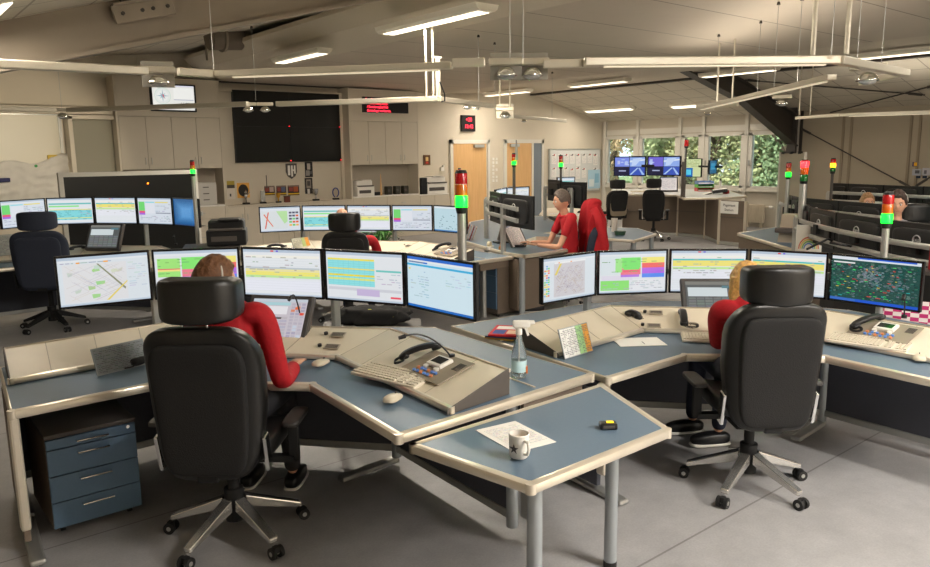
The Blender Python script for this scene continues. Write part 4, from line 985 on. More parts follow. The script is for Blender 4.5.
# magenta checkered cloth hanging behind the right monitor
a = P(898, 309, .96); a = PD(915, 312, 6.25); o = thing('checkered_flag', 'magenta and white checkered cloth behind the right end of the desk', 'flag', (a.x, a.y, a.z-.1), math.radians(-70))
ck = []
for i in range(9):
    for j in range(6): ck.append((i/9, j/6, (i+1)/9, (j+1)/6, (190, 40, 110) if (i+j) % 2 else (236, 226, 226)))
MB().cyl((.24, .02, -a.z+.1), (.24, .02, .2), .012).build('flag_pole', alum, o); MB().box((0, .004, .09), (.5, .004, .18)).build('cloth', mat('flag cloth', (200, 120, 150), .8), o); rects('checks', .5, .18, ck, PRINT, o, (0, .0, .09))
o = MB().box((0, 0, .14), (.34, .2, .28), bev=.01).build('red_box', mat('deep red plastic', (150, 14, 26), .5)); q = P(938, 270, 1.0); o.location = (q.x+.25, q.y, .98); tag(o, 'dark red box standing behind the satellite map at the right edge', 'box'); o.name = 'storage_box'
st = thing('rear_shelf', 'grey shelf behind the right end of the right-hand monitors', 'shelf', (o.location.x, o.location.y, 0)); MB().box((0, 0, .965), (.5, .3, .03)).build('board', dgrey, st); MB().box((0, 0, .475), (.06, .06, .95)).build('post', alum, st)
# signal towers at these desks
def mast(px, top, D, zb, label, **k):
    q = PD(px, top, D); return tower((q.x, q.y, zb), q.z-zb, label, **k)
mast(461, 170, 4.35, 1.0, 'big signal tower lit green at the right end of the nearest desk', r=.036, seg=.066, pole=.026)
mast(889, 192, 5.9, .3, 'signal tower lit green behind the satellite map monitor', r=.036, seg=.066, pole=.024)
mast(192, 160, 9.0, .7, 'signal tower lit green beside the black glass screen at far left', r=.026, seg=.045, pole=.022)
mast(459.5, 168, 10.3, .7, 'distant signal tower seen right behind the big one, red top', r=.024, seg=.05, pole=.012)
# ------------------------------------------------------------------ cabinet wall
FY = 14.86
def cab(x0, x1, z0, z1, label, nd=2, drawers=0, fy=FY, group='built-in cabinets', handle='in', name='wall_cabinet', hz=None):
    w = x1-x0; o = thing(name, label, 'cabinet', ((x0+x1)/2, fy, z0), 0, group)
    h = z1-z0; MB().mm((-w/2, .02, 0), (w/2, YW-fy-.005, h)).build('carcass', cabd, o)
    if drawers:
        for i in range(drawers):
            hh = h/drawers; dr = MB().mm((-w/2+.004, 0, i*hh+.004), (w/2-.004, .018, (i+1)*hh-.004)).build('drawer', cabm, o)
            MB().tube([(-.05, 0, (i+.5)*hh), (-.05, -.03, (i+.5)*hh), (.05, -.03, (i+.5)*hh), (.05, 0, (i+.5)*hh)], .007).build('handle', alum, dr)
    else:
        for i in range(nd):
            a = -w/2+i*w/nd+.004; b = -w/2+(i+1)*w/nd-.004; d = MB().mm((a, 0, .004), (b, .018, h-.004)).build('door', cabm, o)
            hx = (b-.05 if i % 2 == 0 else a+.05); z_ = hz if hz is not None else .12
            MB().tube([(hx, 0, z_), (hx, -.03, z_), (hx, -.03, z_+.11), (hx, 0, z_+.11)], .007).build('handle', alum, d)
    return o
X = lambda px, py=160: PY(px, py, FY).x
Zc = lambda px, py: PY(px, py, FY).z
cl0, cl1 = X(122), X(222); cr0, cr1 = X(352), X(418); cm = (cl0+cl1)/2; crm = (cr0+cr1)/2
zu0, zu1 = Zc(170, 169), Zc(170, 117); ztop = Zc(170, 78)
cab(cl0, cm, zu0, zu1, 'left pair of high cabinet doors under the wall monitor', hz=.1)
cab(cm, cl1, zu0, zu1, 'right pair of high cabinet doors under the wall monitor', hz=.1)
cab(cr0, crm, zu0, zu1, 'left pair of high cabinet doors under the red dot display', hz=.1)
cab(crm, cr1, zu0, zu1, 'right pair of high cabinet doors under the red dot display', hz=.1)
zc_ = .93   # counter height of the niches
def block(x0, x1, z0, z1, name, label, m=cabm, y0=FY, y1=YW-.005, cat='panel', g=None):
    return tag(MB().mm((x0, y0, z0), (x1, y1, z1)).build(name, m), label, cat, g)
block(cl0, cl1, zu1+.004, ztop, 'cabinet_header', 'tall cabinet header panel that carries the wall monitor')
block(cr0, cr1, zu1+.004, min(ztop+.1, ZF-.04), 'cabinet_header', 'cabinet header panel that carries the red dot display')
block(cl0-.04, cl0-.002, 0, ztop, 'end_board', 'full-height side panel left of the wall cabinets'); COL.objects[-1].name = 'end_board'
block(cl1+.002, cl1+.04, 0, ztop, 'end_board', 'full-height side panel left of the video wall niche')
block(cr0-.04, cr0-.002, 0, ztop, 'end_board', 'full-height side panel right of the video wall niche')
block(cr1+.002, cr1+.03, 0, ztop, 'end_board', 'full-height side panel at the right end of the cabinets')
zn = Zc(205, 205.5); zn2 = Zc(380, 195.5)
block(cl0, cl1, zn-.03, zn, 'worktop', 'pale worktop of the left niche holding the box printer', white, cat='worktop')
block(cr0, cr1, zn2-.03, zn2, 'worktop', 'pale worktop of the right niche below the red dot display', white, cat='worktop')
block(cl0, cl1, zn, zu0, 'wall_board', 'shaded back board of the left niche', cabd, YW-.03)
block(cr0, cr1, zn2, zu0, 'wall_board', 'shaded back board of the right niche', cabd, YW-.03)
cab(cl0, cm, 0, zn-.03, 'base drawers left below the box printer niche', drawers=4); cab(cm, cl1, 0, zn-.03, 'base drawers right below the box printer niche', drawers=4)
cab(cr0, crm, 0, zn2-.03, 'left base drawers below the right niche', drawers=3); cab(crm, cr1, 0, zn2-.03, 'right base drawers below the right niche', drawers=3)
mw0, mw1 = cl1+.04, cr0-.04; n = 4
zm = Zc(290, 202.5)
for i in range(n): cab(mw0+(mw1-mw0)*i/n, mw0+(mw1-mw0)*(i+1)/n, 0, zm-.03, ['far left', 'second', 'third', 'far right'][i]+' base cabinet under the video wall', hz=zm-.3)
block(mw0, mw1, zm-.03, zm, 'worktop', 'long worktop under the video wall with trophies and cards', cabm, cat='worktop')
block(mw0, mw1, zm, 3.25, 'back_panel', 'pale back board behind the video wall', cabm, YW-.12, cat='panel'); COL.objects[-1].name = 'wall_board'
# recess frame around the video wall
o = thing('screen_surround', 'pale profiled frame around the video wall', 'frame', ((mw0+mw1)/2, YW-.12, zm)); W_ = mw1-mw0
MB().mm((-W_/2, -.06, 2.28), (W_/2, -.002, 2.36)).build('top_rail', cabm, o); MB().mm((-W_/2, -.06, 0), (-W_/2+.07, -.002, 2.28)).build('stile', cabm, o); MB().mm((W_/2-.07, -.06, 0), (W_/2, -.002, 2.28)).build('stile', cabm, o)
c5 = cr1+.04; c6 = PY(449, 200, FY).x
cab(c5, c6, 0, zn2-.06, 'low base cabinet beside the first wooden door under the copier', hz=.55); block(c5, c6, zn2-.055, zn2-.03, 'worktop', 'worktop under the white copier', white, cat='worktop')
# video wall
vy = YW-.19; a = PY(232, 91, vy); b = PY(341.5, 161, vy); o = thing('video_wall', 'large dark video wall of four panels, switched off', 'video wall', ((a.x+b.x)/2, vy, b.z)); w = (b.x-a.x); h = a.z-b.z+.03
MB().mm((-w/2, 0, 0), (w/2, .06, h)).build('casing', black, o)
dark = mat('dark screen glass', (12, 13, 12), .3)
for i in (-1, 1):
    for j in (0, 1):
        x0 = -w/2+.012 if i < 0 else .006; x1 = -.006 if i < 0 else w/2-.012; z0 = .012 if j == 0 else h/2+.005; z1 = h/2-.005 if j == 0 else h-.012
        s = MB().mm((x0, -.008, z0), (x1, 0, z1)).build('panel', dark, o)
        MB().sph((x1-.01, -.012, z0+.015), .009, n=8).build('status_light', mat('red status light', (255, 30, 40), .4, emit=6), s)
def flat(name, px0, py0, px1, py1, y, items, label, cat, t=.01, m=None, casing=None):
    a = PY(px0, py0, y); b = PY(px1, py1, y); w = b.x-a.x; h = a.z-b.z
    o = thing(name, label, cat, ((a.x+b.x)/2, y, b.z)); MB().mm((-w/2, .001, 0), (w/2, t, h)).build('backing', casing or paperm, o)
    rects('print', w, h, items, m or PRINT, o, (0, 0, h/2)); return o, w, h
# wall monitor with compass picture
o, w, h = flat('wall_monitor', 149.5, 83, 197, 112, FY-.06, [(0, 0, 1, 1, (10, 10, 12))], 'black-framed wall monitor with a white compass display', 'monitor', .055, casing=black)
it = [(.04, .05, .96, .95, (240, 240, 234)), (.04, .9, .96, .95, (226, 226, 240)), (.5, .42, .94, .44, (150, 155, 190)), (.5, .46, .94, .86, (248, 248, 244))]
cx, cz_ = .26, .56
def disc(cx, cz_, r, c, k=24): return ([(cx+r*math.cos(i*2*PI/k)*h/w, cz_+r*math.sin(i*2*PI/k)) for i in range(k)], c)
it += [disc(cx, cz_, .3, (206, 228, 214)), disc(cx, cz_, .28, (232, 236, 232)), disc(cx, cz_, .2, (240, 242, 238))]
for k in range(8):
    a = k*PI/4; L = .24 if k % 2 == 0 else .15; s = .03
    it.append(([(cx+math.cos(a)*L*h/w, cz_+math.sin(a)*L), (cx+math.cos(a+PI/2)*s*h/w, cz_+math.sin(a+PI/2)*s), (cx-math.cos(a+PI/2)*s*h/w, cz_-math.sin(a+PI/2)*s)], (150, 180, 196)))
it.append(([(cx-.012, cz_+.05), (cx+.02, cz_+.04), (cx+.04, cz_-.12)], (226, 60, 60)))
rects('display', w, h, it, SCREEN, o, (0, -.002, h/2))
text('display_text', '11:9°', .085, mat('grey display text', (96, 96, 104), .5, emit=.1), o, faceM((w*.24, -.004, h*.27))); text('display_text', '1  2', .05, mat('grey display text', (96, 96, 104), .5), o, faceM((-w*.26, -.004, h*.12)))
# red dot-matrix board
o, w, h = flat('led_board', 363, 96.5, 408.5, 113.5, FY-.062, [(0, 0, 1, 1, (14, 8, 8))], 'black dot display with red lines of text', 'display board', .06, casing=black)
led = mat('red led', (255, 50, 70), .5, emit=3, ecol=(255, 50, 70))
for i, s in enumerate(('Anrufe: 0', '1. Vertretung Disp.', '  / Sondersignal frei', '  Grosslage vorbereit.')):
    text('led_text', s, .078, led, o, faceM((-w/2+.05, -.004, h-.055-i*.082)), align='LEFT')
# digital clock
o, w, h = flat('digital_clock', 462, 115, 475.5, 131.5, YW-.07, [(0, 0, 1, 1, (12, 8, 8))], 'black digital clock with red digits above the wooden door', 'clock', .065, casing=black)
for s, z_ in (('+20', .72), ('13:42', .3)): text('digits', s, .13, led, o, faceM((0, -.004, h*z_)))
# pictures and cards
flat('picture_frame', 423.5, 155, 430.5, 165, YW-.02, [(0, 0, 1, 1, (110, 70, 40)), (.15, .15, .85, .85, (60, 36, 24)), (.3, .4, .7, .8, (226, 190, 120)), (.3, .15, .7, .35, (200, 60, 40))], 'small brown framed picture left of the first wooden door', 'picture', .018, casing=dgrey)
wy = YW-.135
flat('poster', 226.5, 181, 235.5, 199, wy, [(0, 0, 1, 1, (214, 206, 196)), (0, .75, 1, 1, (170, 150, 60)), (0, .6, 1, .78, (70, 64, 60)), (.3, .15, .5, .3, (60, 60, 60))], 'small notice with a yellow head on the niche back, far left', 'poster')
o, w, h = flat('poster', 236.5, 183, 250, 197.5, wy, [(0, 0, 1, 1, (226, 168, 80))], 'orange card with a round dark emblem', 'poster')
rects('emblem', w, h, [([(.5+.4*math.cos(i*PI/10), .5+.4*math.sin(i*PI/10)) for i in range(20)], (44, 38, 34)), ([(.6, .3), (.8, .3), (.7, .55)], (150, 110, 80))], PRINT, o, (0, -.002, h/2))
o = thing('crest', 'black and white shield crest below the video wall', 'crest', PY(291.5, 171, wy)); 
sh = [(-.13, .16), (.13, .16), (.13, -.02), (.09, -.11), (0, -.17), (-.09, -.11), (-.13, -.02)]
MB().hexa([(x, 0, z) for x, z in sh], [(x, .01, z) for x, z in sh]).build('shield', dgrey, o)
MB().mm((-.085, -.006, -.09), (-.035, 0, .12)).mm((-.01, -.006, -.12), (.03, 0, .12)).mm((.06, -.006, -.06), (.095, 0, .12)).mm((-.01, -.008, .0), (.09, 0, .035)).build('stripes', white, o)
flat('poster', 304.5, 162, 313, 177, wy, [(0, 0, 1, 1, (36, 34, 34)), (.3, .5, .7, .9, (190, 180, 170)), (.1, .1, .6, .45, (150, 146, 140)), (.6, .2, .9, .4, (90, 90, 90))], 'upper black and white photo card below the video wall', 'poster')
flat('poster', 304.5, 178, 313, 193.5, wy, [(0, 0, 1, 1, (54, 50, 48)), (.2, .35, .8, .9, (150, 140, 130)), (.3, .5, .7, .8, (80, 76, 72)), (.3, 0, .6, .3, (220, 216, 210))], 'lower black and white photo card below the video wall', 'poster')
for i, (a, b) in enumerate(((264, 275), (276, 286.5), (287.5, 299.5))):
    flat('photo_card', a, 186-i*.3, b, 195, wy, [(0, 0, 1, 1, (70, 50, 46)), (0, .1, 1, .22, (230, 190, 40)), (.1, .4, .45, .8, (150, 70, 60)), (.5, .35, .9, .85, ((190, 170, 160), (90, 100, 130), (180, 90, 50))[i]), (0, .85, 1, 1, (130, 110, 100))], ('left', 'middle', 'right')[i]+' dark photo card of the three standing under the video wall', 'photo card', group if False else .012)
# trophies and things on the long worktop
def on_counter(px, py, y=FY+.16): q = PY(px, py, y); return q
zt_ = zm
def trophy(px, m, kind, label, s=1):
    q = PY(px, 199, FY+.14); o = thing('trophy', label, 'trophy', (q.x, q.y, zt_))
    MB().box((0, 0, .02*s), (.13*s, .09*s, .04*s)).build('plinth', black, o, bevel=.003)
    if kind == 'cup': MB().lathe([(.02*s, .04*s), (.012*s, .12*s), (.05*s, .16*s), (.06*s, .26*s), (.055*s, .26*s), (.01*s, .15*s)], cap=False).build('cup', m, o, smooth=True)
    elif kind == 'figure': MB().cyl((0, 0, .04), (0, 0, .12), .012).sph((0, 0, .17), .035, (1, .8, 1.5)).sph((0, 0, .25), .026).cyl((.02, 0, .18), (.09, 0, .25), .012, .008).build('figure', m, o, smooth=True)
    elif kind == 'glass': MB().mm((-.05, -.012, .04), (.05, .012, .27), bev=.006).build('glass_block', m, o)
    elif kind == 'ring': MB().tube([(.075*math.cos(a*PI/10), 0, .16+.1*math.sin(a*PI/10)) for a in range(-4, 15)], .014).build('blue_arc', m, o, smooth=True)
    return o
silver = mat('silver', (190, 190, 190), .25, .9); glassb = mat('clear acrylic', (236, 240, 240), .05, trans=.7)
trophy(246, silver, 'figure', 'silver figure trophy on a black plinth, left end of the long worktop')
trophy(263, glassb, 'glass', 'clear acrylic block beside the left photo card', .9)
trophy(278.5, mat('gold', (210, 160, 60), .3, .8), 'cup', 'small gold cup on black plinth in front of the cards', .8)
trophy(316, silver, 'cup', 'pale silver cup right of the black and white photo cards')
trophy(336, mat('deep blue', (40, 60, 140), .3), 'ring', 'open blue ring trophy near the right end of the long worktop')
q = PY(287, 199, FY+.1); o = thing('carved_box', 'small dark red-brown box before the right photo card', 'box', (q.x, q.y, zt_)); MB().box((0, 0, .065), (.12, .08, .13), bev=.01).build('body', mat('red brown wood', (110, 50, 34), .5), o); MB().box((0, 0, .135), (.13, .09, .012)).build('lid', dgrey, o)
q = PY(266.5, 180, wy); o = MB().cyl((0, 0, -.2), (0, 0, .1), .008).build('thermometer', dgrey); o.location = q; tag(o, 'thin dark vertical stick on the niche back above the left card', 'thermometer')
# printers
def printer(loc, rz, label, w, d, h, m, kind='box'):
    o = thing('printer', label, 'printer', loc, rz)
    if kind == 'box':
        MB().mm((-w/2, 0, 0), (w/2, d, h), bev=.012).build('housing', m, o)
        for z in (.25, .52, .8): MB().mm((-w/2+.03, -.004, h*z-.08), (w/2-.03, .004, h*z+.05)).build('tray', m, o, bevel=.002); MB().mm((-.06, -.008, h*z-.012), (.06, -.003, h*z+.006)).build('tray_slot', dgrey, o)
    else:
        MB().mm((-w/2, 0, 0), (w/2, d, h*.62), bev=.015).build('housing', m, o)
        MB().mm((-w/2+.02, .06, h*.6), (w/2-.02, d, h*.98), bev=.02).build('scanner_lid', black if m != white else white, o)
        MB().mm((-w/2+.05, -.006, h*.18), (w/2-.1, .01, h*.38)).build('paper_tray', dgrey, o, bevel=.003); MB().mm((-w/2+.03, -.02, h*.6), (w/2-.03, .08, h*.68), bev=.006).build('control_panel', dgrey, o)
        MB().mm((-w*.2, .02, h*.98), (w*.35, d-.05, h*1.03), bev=.008).build('document_feeder', m, o)
    return o
q = PY(206.5, 204, FY+.05); printer((q.x, FY+.03, zn), 0, 'pale box printer with paper trays in the left niche', .44, .36, .45, mat('printer grey white', (200, 196, 188), .5))
q = PY(365, 192, FY+.05); printer((q.x+.02, FY+.03, zn2), 0, 'white multifunction printer in the right niche', .46, .36, .36, white, 'mfp')
q = PY(436, 190, FY+.05); o = printer((q.x+.04, FY+.03, zn2-.03), 0, 'white copier with black left part beside the first wooden door', .62, .40, .42, white, 'mfp')
MB().mm((-.5, .0, 0), (-.315, .38, .40), bev=.01).build('side_finisher', black, o)
for i, (px, lb) in enumerate(((389.5, 'left'), (398, 'middle'), (406, 'right'))):
    q = PY(px, 190, FY+.1); o = thing('two_way_radio', lb+' dark olive radio charger unit in the right niche', 'radio', (q.x, q.y, zn2)); MB().box((0, .05, .1), (.15, .14, .2), bev=.02).build('body', mat('olive black', (52, 50, 40), .5), o); MB().cyl((-.03, 0, .1), (-.03, -.03, .1), .03).build('dial', dgrey, o, smooth=True)
q = PY(385, 196, FY-.1); o = thing('wooden_cone', 'slim pale wooden pyramid stick in front of the right niche', 'ornament', (q.x, FY+.06, zn2)); MB().cyl((0, 0, 0), (0, 0, .5), .035, .006, n=4).build('cone', woodd, o)
q = PY(375, 193, FY+.1); o = MB().box((0, 0, .04), (.2, .15, .08), bev=.01).build('desk_telephone', black); o.location = (q.x+.08, q.y+.03, zn2); tag(o, 'low black phone between printer and radios in the right niche', 'telephone')
# ------------------------------------------------------------------ doors, switches, noticeboard
def door(n, pxl, pxr, fr_r, top, label):
    a = PY(pxl, top, YW); b = PY(pxr, top, YW); c = PY(fr_r, top, YW); w = b.x-a.x; o = MB()
    x0, x1 = a.x, b.x; zt = a.z; o.mm((x0-.09, YW-.06, 0), (x0, YW, zt+.1)); xe = c.x
    o.mm((xe-.07, YW-.06, 0), (xe, YW, zt+.1)); o.mm((x0-.09, YW-.06, zt), (xe, YW, zt+.1))
    if xe-x1 > .2: o.mm((x1+.005, YW-.06, 0), (x1+.07, YW, zt))
    s = struct('door_%d' % n, o, frame)
    MB().mm((x0, YW-.045, .005), (x1, YW-.005, zt)).build('door_leaf', woodd, s)
    MB().mm((x1-.45 if n == 1 else x0+.1, YW-.12, zt-.1), (x1-.12 if n == 1 else x0+.42, YW-.05, zt-.02), bev=.005).build('door_closer', alum, s)
    hx = x0+.07; MB().tube([(hx, YW-.05, 1.05), (hx, YW-.10, 1.05), (hx+.12, YW-.10, 1.05)], .011).build('door_handle', alum, s)
    if xe-x1 > .2:
        MB().mm((x1+.07, YW-.035, .02), (xe-.07, YW-.02, zt)).build('side_glass', mat('tinted door glass', (120, 130, 140), .08, coat=.5), s)
    return s
door(1, 451.8, 485, 488.5, 143.7, ''); door(2, 505.5, 530.5, 542.5, 143.2, '')
for r in range(7):
    for c in range(2):
        if r in (2, 4) and c: continue
        q = PY(493.2+c*3.2, 159+r*3.6, YW-.012); o = MB().box((0, 0, 0), (.075, .02, .07), bev=.004).build('light_switch', white); o.location = q; tag(o, 'white wall switch of the switch column between the two wooden doors', 'switch', 'switches between the doors')
q = PY(442, 169, YW-.03); o = MB().box((0, 0, .0), (.12, .05, .1), bev=.01).box((.03, -.02, .07), (.05, .04, .05), bev=.005).build('wall_hook', white); o.location = q; tag(o, 'small white bracket on the wall above the copier', 'bracket')
a = PY(549.5, 149.5, YW-.05); b = PY(599.5, 190, YW-.05); w = b.x-a.x; h = a.z-b.z
nb = thing('noticeboard', 'white magnetic noticeboard full of pinned papers in the room corner', 'noticeboard', ((a.x+b.x)/2, YW-.06, b.z)); MB().mm((-w/2, .01, 0), (w/2, .04, h)).build('board', mat('whiteboard', (226, 226, 224), .25), nb)
fb = MB(); 
for c_, d_ in (((0, .02, 0), (w, .05, .03)), ((0, .02, h), (w, .05, .03)), ((-w/2, .02, h/2), (.03, .05, h)), ((w/2, .02, h/2), (.03, .05, h))): fb.box(c_, d_)
fb.build('frame', alum, nb)
k = 0
for r in range(2):
    for c in range(8):
        if (r, c) in ((1, 1), (1, 6)): continue
        pw, ph = .19, .27*(1.25 if c % 3 == 1 else 1); x = a.x+.17+c*(w-.3)/7.4; z = b.z+h-.14-r*(.42 if c % 2 else .38); k += 1
        o = MB().box((0, 0, -ph/2), (pw, .004, ph)).build('pinned_paper', paperm); o.location = (x, YW-.066, z); tag(o, 'white pinned paper on the magnetic noticeboard', 'paper', 'papers pinned on the noticeboard')
        rects('print', pw, ph, [(0, 0, 1, 1, (244, 240, 236)), (.1, .84, .6, .92, random.choice([(200, 80, 70), (120, 120, 130)]))]+lines(.1, .9, .1, .8, 8, (190, 186, 190), .7), PRINT, o, (0, -.0035, -ph/2))
        MB().cyl((0, -.004, -.015), (0, -.02, -.015), .02, n=10).build('magnet', mat('red magnet', (190, 30, 40), .4) if k % 2 else dgrey, o)
flat('poster', 588, 170, 600, 188, YW-.075, [(0, 0, 1, 1, (180, 214, 232)), (.1, .1, .5, .5, (226, 236, 240)), (.55, .3, .9, .8, (140, 190, 216))], 'pale blue chart pinned at the lower right of the noticeboard', 'poster')
# ------------------------------------------------------------------ whiteboard and niche on the far left
wbx0, wbx1 = -1.6, PY(61, 160, YW).x; wz1 = PY(30, 115, YW).z; wz0 = .75
o = thing('whiteboard', 'large cream whiteboard with a crumpled map at the far left', 'whiteboard', ((wbx0+wbx1)/2, YW-.08, wz0)); w = wbx1-wbx0; h = wz1-wz0
MB().mm((-w/2, .03, 0), (w/2, .06, h)).build('board', mat('cream board', (232, 226, 208), .4), o); MB().mm((w/2-.0, 0, 0), (w/2+.05, .075, h+.03)).mm((-w/2, 0, h), (w/2, .075, h+.04)).build('frame', alum, o)
bm_ = bmesh.new(); bmesh.ops.create_grid(bm_, x_segments=40, y_segments=28, size=.5)
for v in bm_.verts:
    n_ = noise.noise(Vector((v.co.x*5, v.co.y*6, 1)))*.09+noise.noise(Vector((v.co.x*13, v.co.y*12, 4)))*.035
    if v.co.y > 0: v.co.y += (.10*noise.noise(Vector((v.co.x*4, 0, 9)))+.20*v.co.x+.02*noise.noise(Vector((v.co.x*30, 0, 2))))*v.co.y*2
    v.co = Vector((v.co.x*1.75, -abs(n_)-.015, v.co.y*.95))
mp = MB(); mp.b.free(); mp.b = bm_; a = PY(22, 182, YW); mo = mp.build('crumpled_map', mat('crumpled paper', (220, 216, 208), .8, nz=.08, scale=7), smooth='all'); mo.location = (a.x, YW-.06, a.z-.12)
mo.modifiers.new('solid', 'SOLIDIFY').thickness = .003; tag(mo, 'big crumpled paper map pinned on the whiteboard', 'map')
q = PY(54, 158, YW-.09); o = MB().box((0, 0, 0), (.2, .05, .11), bev=.01).build('sponge', mat('yellow sponge', (226, 196, 90), .9)); o.location = (q.x, YW-.08, q.z); tag(o, 'yellow sponge stuck at the upper right of the whiteboard', 'sponge')
q = PY(3, 180, YW-.09); o = MB().box((0, 0, 0), (.2, .05, .07), bev=.01).build('board_eraser', mat('navy eraser', (30, 34, 90), .6)); o.location = (q.x, YW-.14, q.z); tag(o, 'dark blue eraser on the map at the left picture edge', 'eraser')
q = PY(36, 166, YW-.1); o = MB().cyl((0, 0, 0), (0, -.025, 0), .025, n=12).build('magnet', mat('green magnet', (30, 150, 60), .4)); o.location = (q.x, YW-.085, q.z); tag(o, 'small green magnet on the whiteboard map', 'magnet')
nx0, nx1 = PY(66, 160, YW).x+.05, cl0-.06; a = PY(70, 117, YW)
o = thing('open_cupboard', 'grey-green recess between whiteboard and wall cabinets', 'cupboard', ((nx0+nx1)/2, FY+.05, 0)); w = nx1-nx0; sh_ = mat('grey-green board', (150, 146, 130), .7)  # board in its own grey-green colour
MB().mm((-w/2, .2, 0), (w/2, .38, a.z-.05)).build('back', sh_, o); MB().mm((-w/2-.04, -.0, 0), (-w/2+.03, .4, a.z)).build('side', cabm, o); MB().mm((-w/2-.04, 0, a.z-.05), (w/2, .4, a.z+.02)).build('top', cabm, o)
# soffit line that runs along the far wall
struct('trim_8', MB().mm((XL, YW-.35, a.z+.04), (cl0-.06, YW, a.z+.16)), wallm)
# ------------------------------------------------------------------ black glass screen on a stand behind the far left desk
def pq(px, py, D): return PD(px, py, D)
a = PD(63, 177, 11.6); b = PD(193, 174, 12.2); d_ = Vector((b.x-a.x, b.y-a.y)); L = d_.length
o = thing('projection_screen', 'wide dark glass screen in a pale frame behind the far left desk', 'screen', ((a.x+b.x)/2, (a.y+b.y)/2, 0), math.atan2(d_.y, d_.x)); zt1 = (a.z+b.z)/2
MB().mm((-L/2, 0, .35), (L/2, .05, zt1)).build('panel', dark, o)
MB().mm((-L/2-.03, -.01, zt1), (L/2+.03, .06, zt1+.06)).mm((-L/2-.06, -.01, 0), (-L/2, .06, zt1+.06)).mm((L/2, -.01, 0), (L/2+.06, .06, zt1+.06)).build('frame', frame, o)
for s in (-1, 1): MB().mm((s*(L/2+.03)-.04, -.3, 0), (s*(L/2+.03)+.04, .36, .04), bev=.008).build('foot', alum, o)
MB().sph((L*.12, -.008, zt1-.12), .012, n=8).build('status_light', mat('amber status light', (255, 120, 30), .4, emit=5), o)
# laser printer on a trolley right of it
q = PD(219, 246, 8.6); t = thing('printer_stand', 'low grey stand under the black printer', 'stand', (q.x, q.y+.2, 0), -.4); MB().box((0, 0, q.z-.03), (.6, .5, .04)).build('shelf', dgrey, t)
for sx in (-1, 1):
    for sy in (-1, 1): MB().cyl((sx*.26, sy*.2, 0), (sx*.26, sy*.2, q.z-.04), .015).build('leg', black, t)
printer((q.x+.08, q.y-.02, q.z-.005), -.45, 'black multifunction printer behind the head of the nearest operator', .42, .38, .28, black, 'mfp')
q = PD(193, 247, 8.4); 
# far left desk: touchscreen, phone, papers
D3 = dict(z=Z3, dx=.36, dy=5.45)
q = onc(102, 252, k=1, **D3); touchscreen((q.x, q.y), YC+.05, q.z+.01, 'grey touchscreen on the far left desk', scr_touch_dark(), .44, .34, .45)
q = onc(78, 251, k=1, **D3); handset((q.x, q.y), 1.9, q.z+.02, 'black handset with coil beside the far touchscreen', L=.2)
q = Vector((1.35, 10.02, 0)); Z3b = Z3+.07; o = thing('chart_holder', 'grey printed chart standing at the far left picture edge', 'chart', (q.x, q.y, Z3b), .1); o.rotation_euler = (-.25, 0, .1)
MB().box((0, 0, .12), (.3, .006, .24)).build('board', mat('clear board', (150, 158, 160), .3), o); rects('chart', .29, .23, [(0, 0, 1, 1, (190, 192, 186))]+lines(.02, .98, .03, .97, 14, (130, 134, 136), .8), PRINT, o, (0, -.004, .12))
q = onc(176, 245, **D3); mic((q.x, q.y), 2.6, q.z, 'small microphone at the right end of the far left desk', .12, .06)
# middle desk
D4 = dict(z=Z4, dx=3.0, dy=3.85)
q = P(368, 236, Z4); touchscreen((q.x-.05, q.y-.05), YC, Z4+.02, 'touchscreen half hidden behind the bald operator', scr_touch(), .42, .34, .5)
q = Vector((4.3, 8.5, 0)); o = thing('chart_holder', 'low chart with green and orange columns on the middle desk', 'chart', (q.x, q.y, Z4+.07), math.radians(10)); o.rotation_euler = (-.4, 0, math.radians(10))
MB().box((0, 0, .06), (.26, .006, .12)).build('board', mat('clear board', (150, 158, 160), .3), o); rects('chart', .25, .115, [(0, 0, 1, 1, (214, 214, 196)), (.55, 0, .78, 1, (190, 210, 140)), (.78, 0, 1, 1, (232, 160, 70))]+lines(.02, .6, .05, .95, 8, (130, 130, 120), .8), PRINT, o, (0, -.004, .06))
q = Vector((3.95, 8.5, 0)); handset((q.x, q.y), 1.2, Z4+.09, 'black handset left of the low chart on the middle desk')
q = onc(443, 248, **D4); handset((q.x, q.y), -2.1, q.z+.01, 'black handset on the right wing of the middle desk', (ST, 0)); 
q = onc(451, 252, **D4); panel_phone((q.x, q.y), YR, q.z+.004, ST, 'intercom panel on the right wing of the middle desk')
for px, py, lb in ((402, 240, 'left speaker grille of the middle desk'), (408, 246, 'right speaker grille of the middle desk')):
    q = onc(px, py, k=2, **D4); slots((q.x, q.y), YR, q.z+.003, ST, lb)
# folders standing on the middle desk
q = P(470, 243, Z4); o = thing('document_folder', 'dark red folders leaning behind the big signal tower', 'folder', (q.x+.05, q.y+.2, Z4+.0), -.7); 
for i in range(4): MB().box((i*.035, 0, .125), (.012, .22, .25), M=Matrix.Rotation(.35, 4, 'Y')).build('folder', mat('dark red folder', (120, 26, 34), .5) if i % 2 == 0 else mat('pale folder', (190, 170, 160), .6), o)
q = PD(576, 230, 9.2)
